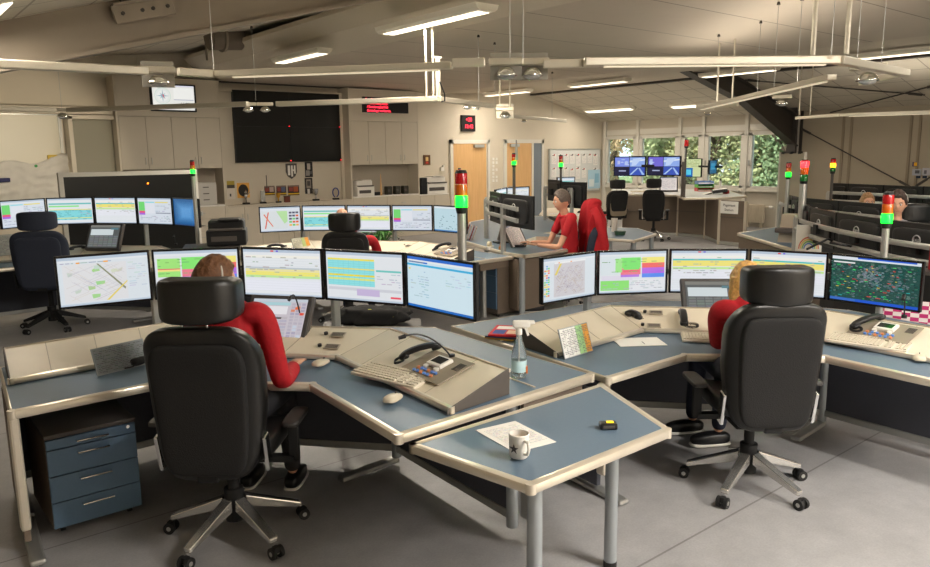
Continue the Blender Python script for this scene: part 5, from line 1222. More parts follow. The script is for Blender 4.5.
# potted plant under the middle monitors
q = PD(382, 236, 10.6); o = thing('potted_plant', 'low green plant under the middle monitors', 'plant', (q.x, q.y, 0)); zz = q.z-.15
MB().cyl((0, 0, 0), (0, 0, zz), .14, .18, n=24).build('planter', dgrey, o, smooth=True)
mb = MB()
for i in range(60):
    a = rr(0, 2*PI); r = rr(.08, .34); h = rr(.05, .3); u = Vector((math.cos(a), math.sin(a), 0)); n_ = Vector((-u.y, u.x, 0)); b0 = Vector((0, 0, zz)); m1_ = u*r*.5+Vector((0, 0, zz+h)); e = u*r+Vector((0, 0, zz+h*.6))
    vs = [mb.b.verts.new(p) for p in (b0, m1_+n_*.018, e, m1_-n_*.018)]; mb.b.faces.new(vs)
lf = mb.build('foliage', mat('leaf green', (70, 130, 50), .5, nz=.2), o); lf.modifiers.new('s', 'SOLIDIFY').thickness = .002
# drawer units in the middle distance
q0 = P(497, 318, 0); pedestal((q0.x, q0.y+.23, 0), -PI/2, 'taupe drawer unit with blue fronts behind the nearest monitors', w=.46, d=.75, h=.6, fronts=(.12, .2, .2))
# ------------------------------------------------------------------ desk of the man in red (screens seen from behind)
Z5 = .76
c0, c1_, = P(524.5, 255, Z5), P(592, 245, Z5)
o = thing('operator_desk', 'blue desk of the man in the red polo shirt', 'desk', (c0.x, c0.y, 0), 0, 'operator desks')
ctr = c0; poly = [c0, c1_, P(585, 240, Z5), P(545, 233, Z5), P(585, 226, Z5), P(560, 216, Z5), P(500, 216, Z5), P(470, 222, Z5), P(462, 240, Z5), P(505, 252, Z5)]
pl = [((p-ctr).x, (p-ctr).y) for p in poly]
MB().prism(pl, Z5-.035, Z5-.002).build('desktop', blue, o); tr = MB(); trimline(tr, pl+[pl[0]], Z5-.02, .04, .045); tr.build('edge_trim', alu, o, smooth=True)
for p in (pl[0], pl[1], pl[8]): MB().cyl((p[0]*.97, p[1]+.04, 0), (p[0]*.97, p[1]+.04, Z5-.03), .035, n=16).build('leg', legm, o, smooth=True)
pp = [pl[9], pl[0], pl[1]]; pm = MB()
for a, b in zip(pp, pp[1:]): pm.bar((a[0]+.04, a[1]+.06, .4), (b[0]-.04, b[1]+.06, .4), .02, .6)
pm.build('modesty_panel', taupe, o)
a_, b_ = P(530, 238, Z5+.02)-ctr, P(566, 246, Z5+.02)-ctr
k0, k1, k2, k3 = [P(x, y, Z5)-ctr for x, y in ((536, 246), (572, 243.5), (557, 238.5), (524, 241.5))]
cz = MB(); cz.hexa([(k0.x, k0.y, Z5), (k1.x, k1.y, Z5), (k2.x, k2.y, Z5), (k3.x, k3.y, Z5)], [(k0.x, k0.y, Z5+.12), (k1.x, k1.y, Z5+.09), (k2.x, k2.y, Z5+.02), (k3.x, k3.y, Z5+.02)]); cz.build('console', cream, o); 
def pd(px, py, D): q = PD(px, py, D); return Vector((q.x, q.y, 0))
B1, B2 = pd(503.5, 194, 9.2), pd(534.5, 196, 8.5); A1 = pd(492, 193, 9.8); C1, C2 = pd(496, 188, 10.9), pd(506.5, 187, 11.6); E2 = pd(529.5, 186, 11.9)
z5 = PD(519, 195, 8.8).z
mm5 = [(B2, B1, 'monitor back seen nearest the man in red, broad black rear', scr_list()), (B1, A1, 'narrow black monitor back at the left of that ring', scr_list())]
for a, b, lb, sc in mm5: monitor(a, b, z5+.0, lb, sc, group='monitors of the ring before the man in red', logo=True, h=.38)
z5b = PD(517, 187, 11.7).z
for a, b, lb, sc in ((C1, C2, 'narrow turquoise monitor seen over the ring of black backs', scr_cyan(1)), (C2, E2, 'bright white monitor seen over the ring of black backs', scr_list())): monitor(a, b, z5b, lb, sc, group='monitors of the ring before the man in red')
def crail(pts, z, label, posts=None, double=True, m=alum):
    return mrail([(p.x, p.y) for p in pts], z, 0, label, n=2, double=double, idx=posts)
crail([pd(517, 210, 8.35), pd(503, 207, 8.9), pd(488, 203, 9.6), pd(486, 199, 10.4)], PD(503, 206, 8.9).z, 'curved double rail under the ring of black monitor backs', posts=[1, 3])
# document stand and phones in front
q = P(521, 247, Z5); o = thing('document_stand', 'tilted grey-framed document display before the curved rail', 'document stand', (q.x, q.y, Z5), -.25)
Mx = Matrix.Rotation(-.35, 4, 'X') @ Matrix.Rotation(-.3, 4, 'Y'); MB().box((0, .02, .17), (.24, .02, .31), M=Mx, bev=.006).build('board', dgrey, o); r = rects('page', .2, .27, scr_doc(), PRINT, o); r.matrix_local = Mx @ Matrix.Translation((0, .006, .17))
MB().cyl((0, .05, 0), (0, .05, .03), .09).build('foot', black, o)
q = P(503, 243, Z5); o = thing('telephone_set', 'upright grey desk phone left of the document stand', 'telephone', (q.x, q.y, Z5), -.3); MB().box((0, .03, .17), (.16, .03, .3), M=Matrix.Rotation(.3, 4, 'Y'), bev=.008).build('body', mat('phone grey', (150, 140, 130), .5), o); MB().box((0, .03, .01), (.2, .16, .02)).build('foot', black, o); MB().box((.0, 0, .3), (.08, .04, .05), M=Matrix.Rotation(.1, 4, 'Y')).build('red_tip', mat('red plastic', (200, 30, 30), .5), o)
q = P(501, 252, Z4); o = thing('figurine', 'small amber-brown figurine at the right tip of the middle desk', 'figurine', (q.x+.02, q.y, Z4)); MB().sph((0, 0, .045), .045, (1, 1, .9)).sph((0, 0, .1), .028).build('body', mat('amber wood', (196, 130, 60), .4), o, smooth='all')
q = P(490, 250, Z4); o = thing('tape_dispenser', 'pale tape dispenser beside the figurine', 'tape dispenser', (q.x, q.y, Z4), .5); MB().mm((-.07, -.03, 0), (.07, .03, .05), bev=.01).build('base', white, o); MB().cyl((-.02, -.02, .07), (-.02, .02, .07), .04).build('tape_roll', mat('tape', (210, 200, 170), .4), o, smooth=True)
# office chair with red jacket behind the man
qj = PD(597, 238, 9.4)
man = pd(566.5, 240, 9.25); ch5 = chair((man.x, man.y, 0), fa(-.80, .45), 'dark navy chair of the man in the red polo shirt', lift=.0, hb=.6, head=False, bm=fabricn)
def drape(name, c, pts_l, m, label, cat, rz): pass
jk = thing('red_jacket', 'bright red jacket hanging over the chair behind the man in red', 'jacket', (man.x, man.y, 0), fa(-.80, .45))
def jf(p):
    t = (p.z+.5)/1.0; k = .62+.38*(1-t)**.7 if t > .55 else .95-.1*(.55-t); p.x *= (.55+.5*min(1, (1-t)*2.2)); p.y *= .8+.3*(1-t)
    p.x += .03*math.sin(p.z*9+p.y*20); p.y += .035*math.sin(p.x*26+p.z*4)+.02*math.sin(p.x*50); p.z += .03*math.sin(p.x*11)*(1-t); return p
MB().cushion((0, -.33, .86), (.46, .27, .98), .55, 64, fn=jf).build('coat_body', redc, jk, smooth='all')
for s in (-1, 1): MB().tube([(s*.12, -.30, 1.24), (s*.21, -.36, 1.05), (s*.24, -.40, .8), (s*.22, -.40, .58)], [.05, .062, .058, .05], 16).build('sleeve', redc, jk, smooth='all')
MB().cushion((0, -.34, 1.30), (.26, .17, .12), .7, 24).build('collar', redc, jk, smooth='all')
# little six-sided table with bottle and cups
c = P(632, 234, Z5); pts = [P(x, y, Z5) for x, y in ((606, 238), (634, 240), (655, 233.5), (637, 228), (606, 227))]
o = thing('side_table', 'small polygonal blue table with bottle and mug beside the red jacket', 'table', (c.x, c.y, 0)); pl = [((p-c).x, (p-c).y) for p in pts]
MB().prism(pl, Z5-.035, Z5-.002).build('tabletop', blue, o); tr = MB(); trimline(tr, pl+[pl[0]], Z5-.02, .04, .04); tr.build('edge_trim', alu, o, smooth=True)
for i in (0, 1, 2, 4): p = Vector(pl[i])*.85; MB().cyl((p.x, p.y, 0), (p.x, p.y, Z5-.03), .035, n=14).build('leg', legm, o, smooth=True)
q = P(606, 232, Z5); b = thing('water_bottle', 'clear water bottle with red cap on the polygonal table', 'bottle', (q.x+.1, q.y+.1, Z5)); MB().lathe([(.001, 0), (.035, .002), (.036, .15), (.014, .21), (.013, .23)], cap=False).build('bottle', mat('clear plastic', (238, 244, 246), .08), b, smooth=True); MB().cyl((0, 0, .228), (0, 0, .25), .016).build('cap', mat('red plastic', (200, 30, 30), .5), b, smooth=True)
q = P(612, 232, Z5); b = thing('tumbler', 'tall translucent cup beside the water bottle', 'cup', (q.x+.05, q.y, Z5)); MB().lathe([(.001, 0), (.04, .002), (.048, .2), (.045, .2), (.037, .01)], cap=False).build('cup', mat('milky plastic', (206, 196, 186), .3), b, smooth=True); MB().cyl((0, 0, .008), (0, 0, .1), .037).build('drink', mat('tan drink', (190, 150, 120), .4), b)
q = P(620, 235, Z5); b = thing('food_tub', 'low dark green tub on the polygonal table', 'tub', (q.x, q.y, Z5)); MB().lathe([(.001, 0), (.07, .002), (.085, .06), (.001, .062)], cap=False).build('tub', mat('dark green plastic', (50, 80, 60), .4), b, smooth=True)
# ------------------------------------------------------------------ desk behind the man
B1, B2 = pd(562, 181.5, 12.6), pd(587, 182.5, 12.2); z6 = PD(575, 182, 12.4).z
monitor(B2, B1, z6, 'large black monitor back beyond the head of the man in red', scr_list(), h=.42, logo=True, group='monitors beyond the man in red')
B0 = pd(549.5, 180.5, 13.2); monitor(B1, B0, z6+.02, 'narrow black monitor back left of it, near the noticeboard', scr_list(), h=.36, group='monitors beyond the man in red')
monitor(pd(557, 177.5, 13.9), pd(575, 177, 14.1), PD(566, 177, 14).z, 'small blue-white monitor strip below the pinned papers', scr_cyan(1), group='monitors beyond the man in red')
crail([pd(572, 189, 12.3), pd(556, 187, 12.9), pd(545, 187, 13.3)], PD(556, 188, 12.9).z, 'short curved rail beneath the monitors near the noticeboard')
c = P(570, 216, .76); pts = [P(x, y, .76) for x, y in ((556, 222), (603, 217), (598, 206), (545, 208), (540, 214))]
o = thing('operator_desk', 'cluttered desk with papers between the man in red and the noticeboard', 'desk', (c.x, c.y, 0), 0, 'operator desks'); pl = [((p-c).x, (p-c).y) for p in pts]
MB().prism(pl, .725, .758).build('desktop', cream, o); tr = MB(); trimline(tr, pl+[pl[0]], .74, .04, .04); tr.build('edge_trim', alu, o, smooth=True)
for i in (0, 1, 3): p = Vector(pl[i])*.88; MB().cyl((p.x, p.y, 0), (p.x, p.y, .73), .035, n=14).build('leg', legm, o, smooth=True)
for i, (x, y, r) in enumerate(((560, 214, .3), (578, 215, -.2), (590, 212, .6), (567, 218, .1))):
    q = P(x, y, .76); sheet('paper_sheet', q, r, .76+.0, .3, .42, ('sheet nearest the curved rail', 'sheet in the middle', 'dark-lined sheet at the right', 'front sheet')[i]+' on the cluttered desk beyond the man in red')
q = P(583, 214, .76); handset((q.x, q.y), .7, .78, 'black handset on the cluttered desk beyond the man in red')
mast(514, 153, 10.8, 0, 'slim signal tower lit green before the second wooden door', r=.032, seg=.05, pole=.022, polem=dgrey)
o = MB().cyl((0, 0, 0), (0, 0, .28), .03, .008, n=8).build('pennant', mat('grey pennant', (170, 166, 160), .6)); q = PD(513.5, 160, 10.84); o.location = (q.x, q.y-.06, q.z); tag(o, 'small pale grey pointed pennant on top of the slim tower', 'pennant'); 
mast(561, 155, 13.0, 0, 'signal tower lit green in front of the noticeboard', r=.034, seg=.06, pole=.02, polem=dgrey)
# ------------------------------------------------------------------ counter under the windows
ZC = .95
fl_ = [P(x, y, 0) for x, y in ((622, 236), (677, 236), (705, 238.5), (718.6, 244.4), (744, 247))]
c = fl_[1].copy(); o = thing('reception_counter', 'high brown-panelled counter with pale top below the windows', 'counter', (c.x, c.y, 0))
L = [(p-c) for p in fl_]; fm = []
for i, (a, b) in enumerate(zip(L, L[1:])):
    pn = MB().bar((a.x, a.y, .50), (b.x, b.y, .50), .03, .84).build('front_panel', taupe, o)
    MB().bar((a.x-.018, a.y-.018, .58), (b.x-.018, b.y-.018, .58), .012, .012).build('panel_seam', dgrey, pn)
    d = (b-a).normalized(); MB().bar((a.x, a.y, .04), (b.x, b.y, .04), .05, .05).build('foot_rail', alum, o)
for p in L[1:]: MB().bar((p.x, p.y, 0), (p.x, p.y, ZC-.03), .06, .06, up=(0, 1, 0), bev=.01).build('post', alu, o)
if 0: MB().bar((L[4].x+.03, L[4].y+.03, .49), (L[4].x+.6, L[4].y+.5, .49), .03, .86).build('side_panel', taupe, o)
tp_ = [P(x, y, ZC)-c for x, y in ((612, 194), (677, 195), (684.5, 198), (718, 197.8), (746.5, 196), (728, 190.5), (684, 189), (612, 189))]
pl = [(p.x, p.y) for p in tp_]; MB().prism(pl, ZC-.035, ZC-.002).build('countertop', mat('pale countertop', (214, 214, 214), .35), o)
tr = MB(); trimline(tr, pl+[pl[0]], ZC-.02, .04, .045); tr.build('edge_trim', alu, o, smooth=True)
a = P(724, 207, ZC-.25)
f0, f1 = fl_[3], fl_[4]; dd = (f1-f0).normalized(); nn = Vector((dd.y, -dd.x, 0)); cc = f0+dd*.72*(f1-f0).length*.55+nn*.035
sg = thing('paper_sign', 'white paper sign with two printed words taped on the counter end', 'sign', (cc.x, cc.y, .66), math.atan2(dd.y, dd.x)); MB().box((0, 0, .12), (.42, .004, .25)).build('sheet', paperm, sg)
for i, s in enumerate(('Pagertest', 'Station')): text('sign_text', s, .075, dgrey, sg, faceM((0, -.004, .165-i*.095)))
# two camera monitors on a pole
def scrn(px0, px1, pt, pb, D0, D1, label, items, arm=True, **k):
    a = PD(px0, pt, D0); b = PD(px1, pt, D1); zt = (a.z+b.z)/2; h = zt-PD(px0, pb, D0).z
    return monitor(a, b, zt, label, items, h=h, **k)
scrn(614, 646.3, 156.3, 176, 18.0, 17.6, 'left of the two blue camera screens in front of the windows', scr_cctv(0), group='camera screens at the windows')
scrn(647.5, 681, 156, 175.5, 17.6, 17.0, 'right of the two blue camera screens in front of the windows', scr_cctv(1), group='camera screens at the windows')
scrn(684.5, 702, 158.5, 177, 17.0, 16.7, 'small screen with yellow list and a blue patch right of the camera screens', [(0, 0, 1, 1, (214, 226, 170)), (0, 0, .5, .5, (30, 110, 190)), (.1, .1, .4, .4, (90, 210, 240))]+lines(.1, .9, .55, .95, 5, (140, 150, 90), .8))
scrn(709.8, 717, 160, 174.5, 16.0, 16.6, 'upright narrow blue tablet on a black arm by the windows', [(0, 0, 1, 1, (30, 100, 140)), (.2, .3, .8, .8, (60, 150, 190))])
q = PD(682.5, 190, 17.0); t = thing('screen_pole', 'dark pole with cross arm that carries the screens by the windows', 'pole', (q.x, q.y, ZC)); zt = PD(682.5, 164, 17.0).z
MB().cyl((0, 0, 0), (0, 0, zt-ZC+.05), .035, n=14).build('pole', dgrey, t, smooth=True)
r0 = PD(630, 166, 17.75)-Vector((q.x, q.y, ZC)); r1 = PD(724, 167, 16.2)-Vector((q.x, q.y, ZC)); s_ = Vector((.09, .1, 0))
MB().bar(r0+s_, Vector((0, 0, r0.z))+s_, .06, .06).bar(Vector((0, 0, r0.z))+s_, r1+s_, .04, .04).build('cross_arm', black, t)
tower((q.x-.12, q.y-.14, ZC), PD(682, 139.5, 17).z-ZC, 'thin mast with a single red beacon before the windows', r=.045, seg=.13, pole=.016, polem=dgrey, order=('red',), lit_='none')
q = P(672, 192, ZC); touchscreen((q.x, q.y+.1), YAW-PI/2-.2, ZC, 'pale document screen in dark frame on the counter', scr_doc(), .44, .38, .35)
for i, (cc, lb) in enumerate((((206, 40, 44), 'red file tray, bottom of the small stack on the counter'), ((90, 190, 60), 'green file tray in the middle of the small stack on the counter'), ((110, 140, 190), 'blue file tray on top of the small stack on the counter'))):
    q = P(704, 191, ZC); o = thing('file_tray', lb, 'tray', (q.x, q.y, ZC+i*.085), YAW-PI/2, 'coloured file trays on the counter'); mt = mat('tray %d' % i, cc, .4)
    MB().box((0, 0, .006), (.4, .28, .012)).box((0, .134, .04), (.4, .012, .08)).box((-.194, 0, .04), (.012, .28, .08)).box((.194, 0, .04), (.012, .28, .08)).build('tray', mt, o); MB().box((0, 0, .02), (.36, .25, .02)).build('papers', paperm, o)
q = P(712, 194, ZC); o = thing('ring_binder', 'open dark binder with white pages lying on the counter end', 'binder', (q.x, q.y, ZC), YAW-PI/2-.25)
MB().box((-.16, 0, .03), (.3, .36, .02), M=Matrix.Rotation(-.25, 4, 'Y')).box((.17, 0, .05), (.32, .36, .07), M=Matrix.Rotation(-.12, 4, 'Y')).build('cover', black, o); MB().box((.17, 0, .09), (.3, .34, .01), M=Matrix.Rotation(-.12, 4, 'Y')).box((-.16, 0, .045), (.28, .34, .008), M=Matrix.Rotation(-.25, 4, 'Y')).build('pages', paperm, o)
q = P(726, 193.5, ZC); o = MB().box((0, 0, .04), (.13, .1, .08), bev=.01).build('small_box', mat('deep red plastic', (150, 14, 26), .5)); o.location = (q.x, q.y, ZC); tag(o, 'tiny dark red box on the right end of the counter', 'box')
q = P(719, 188.5, ZC); o = thing('spray_can', 'small white bottle with dark cap behind the file trays', 'bottle', (q.x+.05, q.y, ZC)); MB().cyl((0, 0, 0), (0, 0, .2), .035).build('bottle', white, o, smooth=True); MB().cyl((0, 0, .2), (0, 0, .26), .02).build('cap', black, o, smooth=True)
q = P(640, 192, ZC); keyboard((q.x, q.y), YAW-PI/2, 'keyboard on the counter below the camera screens', ZC)
# radiator
a = PX(746, 204, XW-.14); b = PX(765, 204, XW-.14); W_ = a.y-b.y; o = thing('radiator', 'cream ribbed radiator under the right-hand windows', 'radiator', (XW-.14, (a.y+b.y)/2, .12)); hh = a.z-.12; nR = 11
for i in range(nR): y = -W_/2+(i+.5)*W_/nR; MB().box((0, y, hh/2), (.1, W_/nR*.72, hh), bev=.012).build('rib', cream, o)
MB().cyl((0, -W_/2, .05), (0, W_/2, .05), .025).cyl((0, -W_/2-.15, hh-.05), (0, W_/2, hh-.05), .02).build('pipe', cream, o, smooth=True); MB().cyl((0, -W_/2-.22, hh-.05), (0, -W_/2-.12, hh-.05), .035).build('valve', white, o, smooth=True)
MB().mm((-.03, -W_/2+.05, -.12), (.03, -W_/2+.1, .0)).mm((-.03, W_/2-.1, -.12), (.03, W_/2-.05, 0)).build('bracket', cream, o)
# chairs near the counter
q = P(612, 237, 0); ch6 = chair((q.x, q.y, 0), fa(.5, 1.0), 'black chair left of the counter, beside the red jacket', lift=.0, hb=.64, bm=fabricb, base=blackm, arms=True)
MB().cushion((0, -.33, .68), (.40, .03, .36), .4, 24).build('lumbar_panel', mat('beige mesh back', (150, 136, 116), .8), ch6, smooth='all')
q = P(653, 240, 0); chair((q.x, q.y, 0), fa(.75, .5), 'black fabric chair with small headrest right in front of the counter', lift=.02, hb=.66, bm=fabricb, arms=True, wide=.95)
# ------------------------------------------------------------------ right-hand block: rings of monitors seen from behind
N7 = [(804.5, 204.3, 9.6), (813, 207.8, 9.0), (839.5, 213, 8.3), (891, 219.5, 7.6), (963, 228, 7.0)]
def ring(pts, zt, h, labels, group, scr):
    V = [pd(*p) for p in pts]
    for i, (a, b) in enumerate(zip(V, V[1:])):
        d = (b-a).normalized(); monitor(b-d*.006, a+d*.006, zt, labels[i], scr, h=h, group=group, logo=i > 0)
    return V
z7 = PD(891, 219.5, 7.6).z
V7 = ring(N7, z7, .37, ['narrow end monitor back at the left of the front black row', 'second monitor back of the front black row, by the drawing', 'wide monitor back with badge left of the green-lit tower, front row', 'wide monitor back with badge at the right picture edge, front row'], 'black monitor backs of the front row, right', scr_cyan(1))
R7 = [(796, 219, 9.7), (801, 224, 9.2), (815, 229.5, 8.7), (840, 234, 8.1), (891, 241.5, 7.35), (963, 250, 6.8)]
mrail([pd(*p) for p in R7], PD(891, 241.5, 7.35).z, 0, 'long curved double aluminium rail under the front row of black monitor backs', 2, double=True, panel=.25)
q = PD(790, 245, 10.6); o = thing('rail_console', 'grey wedge-shaped console block at the end of the curved rails', 'console', (q.x, q.y, 0), .3); z_ = PD(793, 214, 10.6).z
MB().hexa([(-.2, -.15, .0), (.2, -.15, .0), (.2, .2, .0), (-.2, .2, .0)], [(-.1, -.1, z_), (.1, -.1, z_), (.1, .1, z_), (-.1, .1, z_)]).build('column', mat('warm grey plate', (170, 158, 140), .5), o); MB().box((0, 0, .9), (.5, .3, .06), bev=.01).build('shoulder', dgrey, o)
q = PD(810, 223, 8.85); o = thing('child_drawing', 'white sheet with a coloured rainbow drawing hanging on the curved rail', 'drawing', (q.x, q.y, q.z-.42), YAW-PI/2-.25)
MB().box((0, 0, .2), (.26, .004, .4)).build('sheet', paperm, o); it = [(0, 0, 1, 1, (232, 226, 214))]
for k, cc in enumerate(((220, 120, 90), (236, 200, 90), (130, 190, 110), (110, 150, 210))):
    r0 = .42-k*.07; pts = [(.5+r0*math.cos(t*PI/10), .35+r0*.8*math.sin(t*PI/10)) for t in range(11)]; r1 = r0-.05; pts += [(.5+r1*math.cos(t*PI/10), .35+r1*.8*math.sin(t*PI/10)) for t in range(10, -1, -1)]; it.append((pts, cc))
rects('drawing', .25, .39, it, PRINT, o, (0, -.003, .2))
# desk of this block
pts = [P(x, y, .74) for x, y in ((738.5, 233), (779, 226.5), (812, 231), (870, 251), (950, 262), (950, 290), (860, 268), (810, 253.5))]
c = pts[0].copy(); o = thing('operator_desk', 'blue desk end reaching out at the right below the windows', 'desk', (c.x, c.y, 0), 0, 'operator desks'); pl = [((p-c).x, (p-c).y) for p in pts]
MB().prism(pl, .705, .738).build('desktop', blue, o); tr = MB(); trimline(tr, pl+[pl[0]], .72, .04, .045); tr.build('edge_trim', alu, o, smooth=True)
pm = MB()
for a, b in ((pl[0], pl[7]), (pl[7], pl[6]), (pl[6], pl[5])): pm.bar((a[0]+.12, a[1]+.05, .38), (b[0]+.12, b[1]+.05, .38), .02, .62)
pm.build('modesty_panel', taupe, o)
for p in (pl[0], pl[1], pl[5]): MB().cyl((p[0]+.15, p[1]-.02, 0), (p[0]+.15, p[1]-.02, .7), .035, n=14).build('leg', legm, o, smooth=True)
def cord(name, label, pts, r, m=black): o = MB().tube([p-pts[0] for p in pts], r, 6).build(name, m, smooth='all'); o.location = pts[0]; return tag(o, label, 'cable')
for k in range(2):
    x = 836+k*24; b0 = PD(x, 250+k*2.2, 8.3-k*.33); pt = [b0+Vector((rr(-.05, .05), rr(-.05, .05), .08-.0*j)) if j else b0+Vector((0, 0, .16)) for j in range(1)]
    pts_ = [b0+Vector((.18*j-.3, -.12*j+.15, .10*math.sin(j*1.7+k)+.02)) for j in range(6)]
    cord('monitor_cable', 'black cable drooping under the curved rail at the right', pts_, .012)['group'] = 'cables under the curved rail'
    COL.objects[-1]['label'] = 'black cable drooping under the curved rail at the right'
# second ring
N8 = [(788.5, 191.5, 12.2), (795, 192.5, 11.9), (803, 194, 11.5), (841, 201.5, 10.9), (889, 204, 10.3), (945, 208, 9.9)]
z8 = PD(865, 202.5, 10.6).z
ring(N8, z8, .40, ['narrow end monitor back of the middle black row', 'second narrow monitor back of the middle black row', 'monitor back of the middle black row behind the red-lit tower', 'monitor back with badge below the fair hair, middle row', 'monitor back of the middle black row right of the seated man'], 'black monitor backs of the middle row, right', scr_cyan(1))
R8 = [(780, 201, 12.6), (785, 205, 12.1), (796, 207, 11.7), (838, 215, 10.8), (890, 219, 10.1)]
mrail([pd(*p) for p in R8], PD(838, 213, 10.8).z, 0, 'curved rail of the middle black row beyond the front row', 2)
# third row
N9 = [(833, 183.5, 14.0), (850, 184, 13.8), (885, 185.5, 13.3), (925, 187, 12.9), (965, 189, 12.6)]
z9 = PD(885, 185, 13.3).z
ring(N9, z9, .36, ['left end monitor back of the farthest black row', 'monitor back with badge, farthest black row above the fair hair', 'monitor back with badge, farthest black row above the seated man', 'last monitor back of the farthest black row at the picture edge'], 'black monitor backs of the farthest row, right', scr_cyan(1))
mrail([pd(*p) for p in ((828, 194, 13.6), (885, 197, 13.0), (960, 201, 12.3))], PD(885, 195, 13.0).z, 0, 'straight double rail of the farthest black row', 2, double=True)
mast(789, 162, 11.8, 0, 'signal tower lit green left of the red-lit one', r=.036, seg=.065, pole=.028)
mast(805, 159.5, 9.3, 0, 'signal tower lit red before the panel wall', r=.042, seg=.075, pole=.04, lit_='red')
mast(833.5, 158, 13.3, 0, 'signal tower lit amber, farthest right', r=.04, seg=.065, pole=.022, polem=dgrey, lit_='amber')
# pinboard
a = PD(780, 153.5, 13.6); b = PD(804, 155, 13.2); d_ = Vector((b.x-a.x, b.y-a.y)); L_ = d_.length; o = thing('pinboard', 'pale movable pinboard with dark clips beside the steel column', 'pinboard', ((a.x+b.x)/2, (a.y+b.y)/2, 0), math.atan2(d_.y, d_.x))
MB().mm((-L_/2, 0, .35), (L_/2, .03, a.z)).build('panel', mat('pinboard cloth', (178, 168, 150), .85), o)
for s in (-1, 1): MB().mm((s*L_/2-.02, 0, 0), (s*L_/2+.02, .04, a.z+.02)).mm((s*L_/2-.025, -.25, 0), (s*L_/2+.025, .3, .04)).build('leg', frame, o)
for s in (-.35, 0, .35): MB().box((s*L_, 0, a.z+.01), (.04, .06, .04)).build('clip', black, o)
# small posters on the panel wall
o, w, h = flat('poster', 0, 0, 1, 1, 5, [(0, 0, 1, 1, (0, 0, 0))], 'tmp', 'poster') if False else (None, 0, 0)
def wallx(name, px0, py0, px1, py1, items, label, cat):
    a = PX(px0, py0, XW-.04); b = PX(px1, py1, XW-.04); w = a.y-b.y; h = a.z-b.z; o = thing(name, label, cat, (XW-.04, (a.y+b.y)/2, b.z), -PI/2)
    MB().mm((-w/2, .001, 0), (w/2, .02, h)).build('backing', paperm, o); rects('print', w, h, items, PRINT, o, (0, 0, h/2))
wallx('poster', 912.5, 169, 921, 175.5, [(0, 0, 1, 1, (176, 180, 190)), (.3, .3, .8, .8, (90, 90, 96))], 'left pale photo print on the panel wall at the right edge', 'poster')
wallx('poster', 922.5, 168, 931, 175.5, [(0, 0, 1, 1, (190, 190, 200)), (.2, .2, .5, .7, (110, 110, 120))], 'right pale photo print on the panel wall at the right edge', 'poster')
wallx('poster', 912.5, 162, 917.5, 166.5, [(0, 0, 1, 1, (90, 84, 110)), (.3, .1, .9, .9, (250, 190, 40))], 'tiny yellow picture above the photo prints at the right edge', 'poster')
wallx('poster', 916, 175.8, 920.5, 178.2, [(0, 0, 1, 1, (16, 40, 64))], 'left dark blue tag below the photo prints', 'poster')
wallx('poster', 922.5, 175.8, 927, 178.4, [(0, 0, 1, 1, (16, 40, 64))], 'right dark blue tag below the photo prints', 'poster')
# ------------------------------------------------------------------ outdoors
gr = MB().mm((XW+.2, -6, -.25), (60, 44, -.15)).build('ground', mat('lawn', (96, 120, 60), .95, nz=.2, scale=1.5)); gr['kind'] = 'structure'
leafs = [mat('leaf deep', (128, 150, 108), .8, nz=.15, scale=3), mat('leaf olive', (172, 176, 126), .8, nz=.15, scale=3), mat('leaf autumn', (216, 184, 140), .8, nz=.15, scale=3), mat('leaf fresh', (184, 196, 146), .8, nz=.15, scale=3)]
barkm = mat('bark', (90, 76, 62), .9, nz=.2)
def tree_(k, mtl, R_=2.1, n=5200):
    random.seed(100+k); o = thing('tree', 'x', 'tree', (0, 0, -.2), 0, 'trees outside the windows')
    b = MB(); b.cyl((0, 0, 0), (.1, 0, 2.4), .16, .09, 10)
    for j in range(7): a = rr(0, 6.28); b.cyl((.05, 0, rr(1, 2.2)), (math.cos(a)*R_*.6, math.sin(a)*R_*.6, rr(2, 4.2)), .06, .02, 6)
    b.build('trunk', barkm, o); m_ = MB()
    cl = [(Vector((rr(-1, 1)*R_*.6, rr(-1, 1)*R_*.6, rr(.7, 4.6))), rr(.5, 1.0)) for _ in range(16)]
    for i in range(n):
        c_, r_ = random.choice(cl); v = Vector((random.gauss(0, 1), random.gauss(0, 1), random.gauss(0, 1))).normalized()*r_*rr(.6, 1.05); p = c_+v
        u = Vector((rr(-1, 1), rr(-1, 1), rr(-1, 1))).normalized(); w_ = u.orthogonal().normalized(); s = rr(.045, .09)
        m_.b.faces.new([m_.b.verts.new(p+q_) for q_ in (u*s, w_*s*.6, -u*s, -w_*s*.6)])
    m_.build('foliage', mtl, o); return o
protos = [tree_(i, leafs[i]) for i in range(4)]
spots = [(34, 24, 0), (36, 20, 1), (36, 16, 3), (35, 29, 3), (34, 12.5, 1), (33, 33, 1), (38, 26, 2), (28, 28, 1), (24.8, 24, 1), (24, 16, 1), (23, 13.2, 3), (23.5, 9, 1), (23.5, 21, 0), (24, 17.5, 3), (22.5, 14.6, 1), (24.5, 12.4, 2), (23, 10.0, 3), (24.5, 8, 0), (27, 19.5, 1), (28, 15.5, 0), (28.5, 11.5, 3), (27, 24, 3), (30, 22, 2), (31, 17.5, 3), (31, 13, 1), (22.6, 11.6, 0), (26, 26.5, 0), (22.2, 18.8, 2)]
seen = set(); lbs = ['deep green', 'olive green', 'orange-brown autumn', 'light green']
for i, (x, y, k) in enumerate(spots):
    o = protos[k] if k not in seen else dup(protos[k], (0, 0, 0)); seen.add(k); o.location = (x, y, -.2); o.rotation_euler.z = i*1.3; s = .95+.1*(i % 4) if x < 32 else 1.9; o.scale = (s, s, s)
    o['label'] = lbs[k]+' leafy tree seen through the windows'; o['group'] = lbs[k]+' trees outside the windows'
random.seed(11)
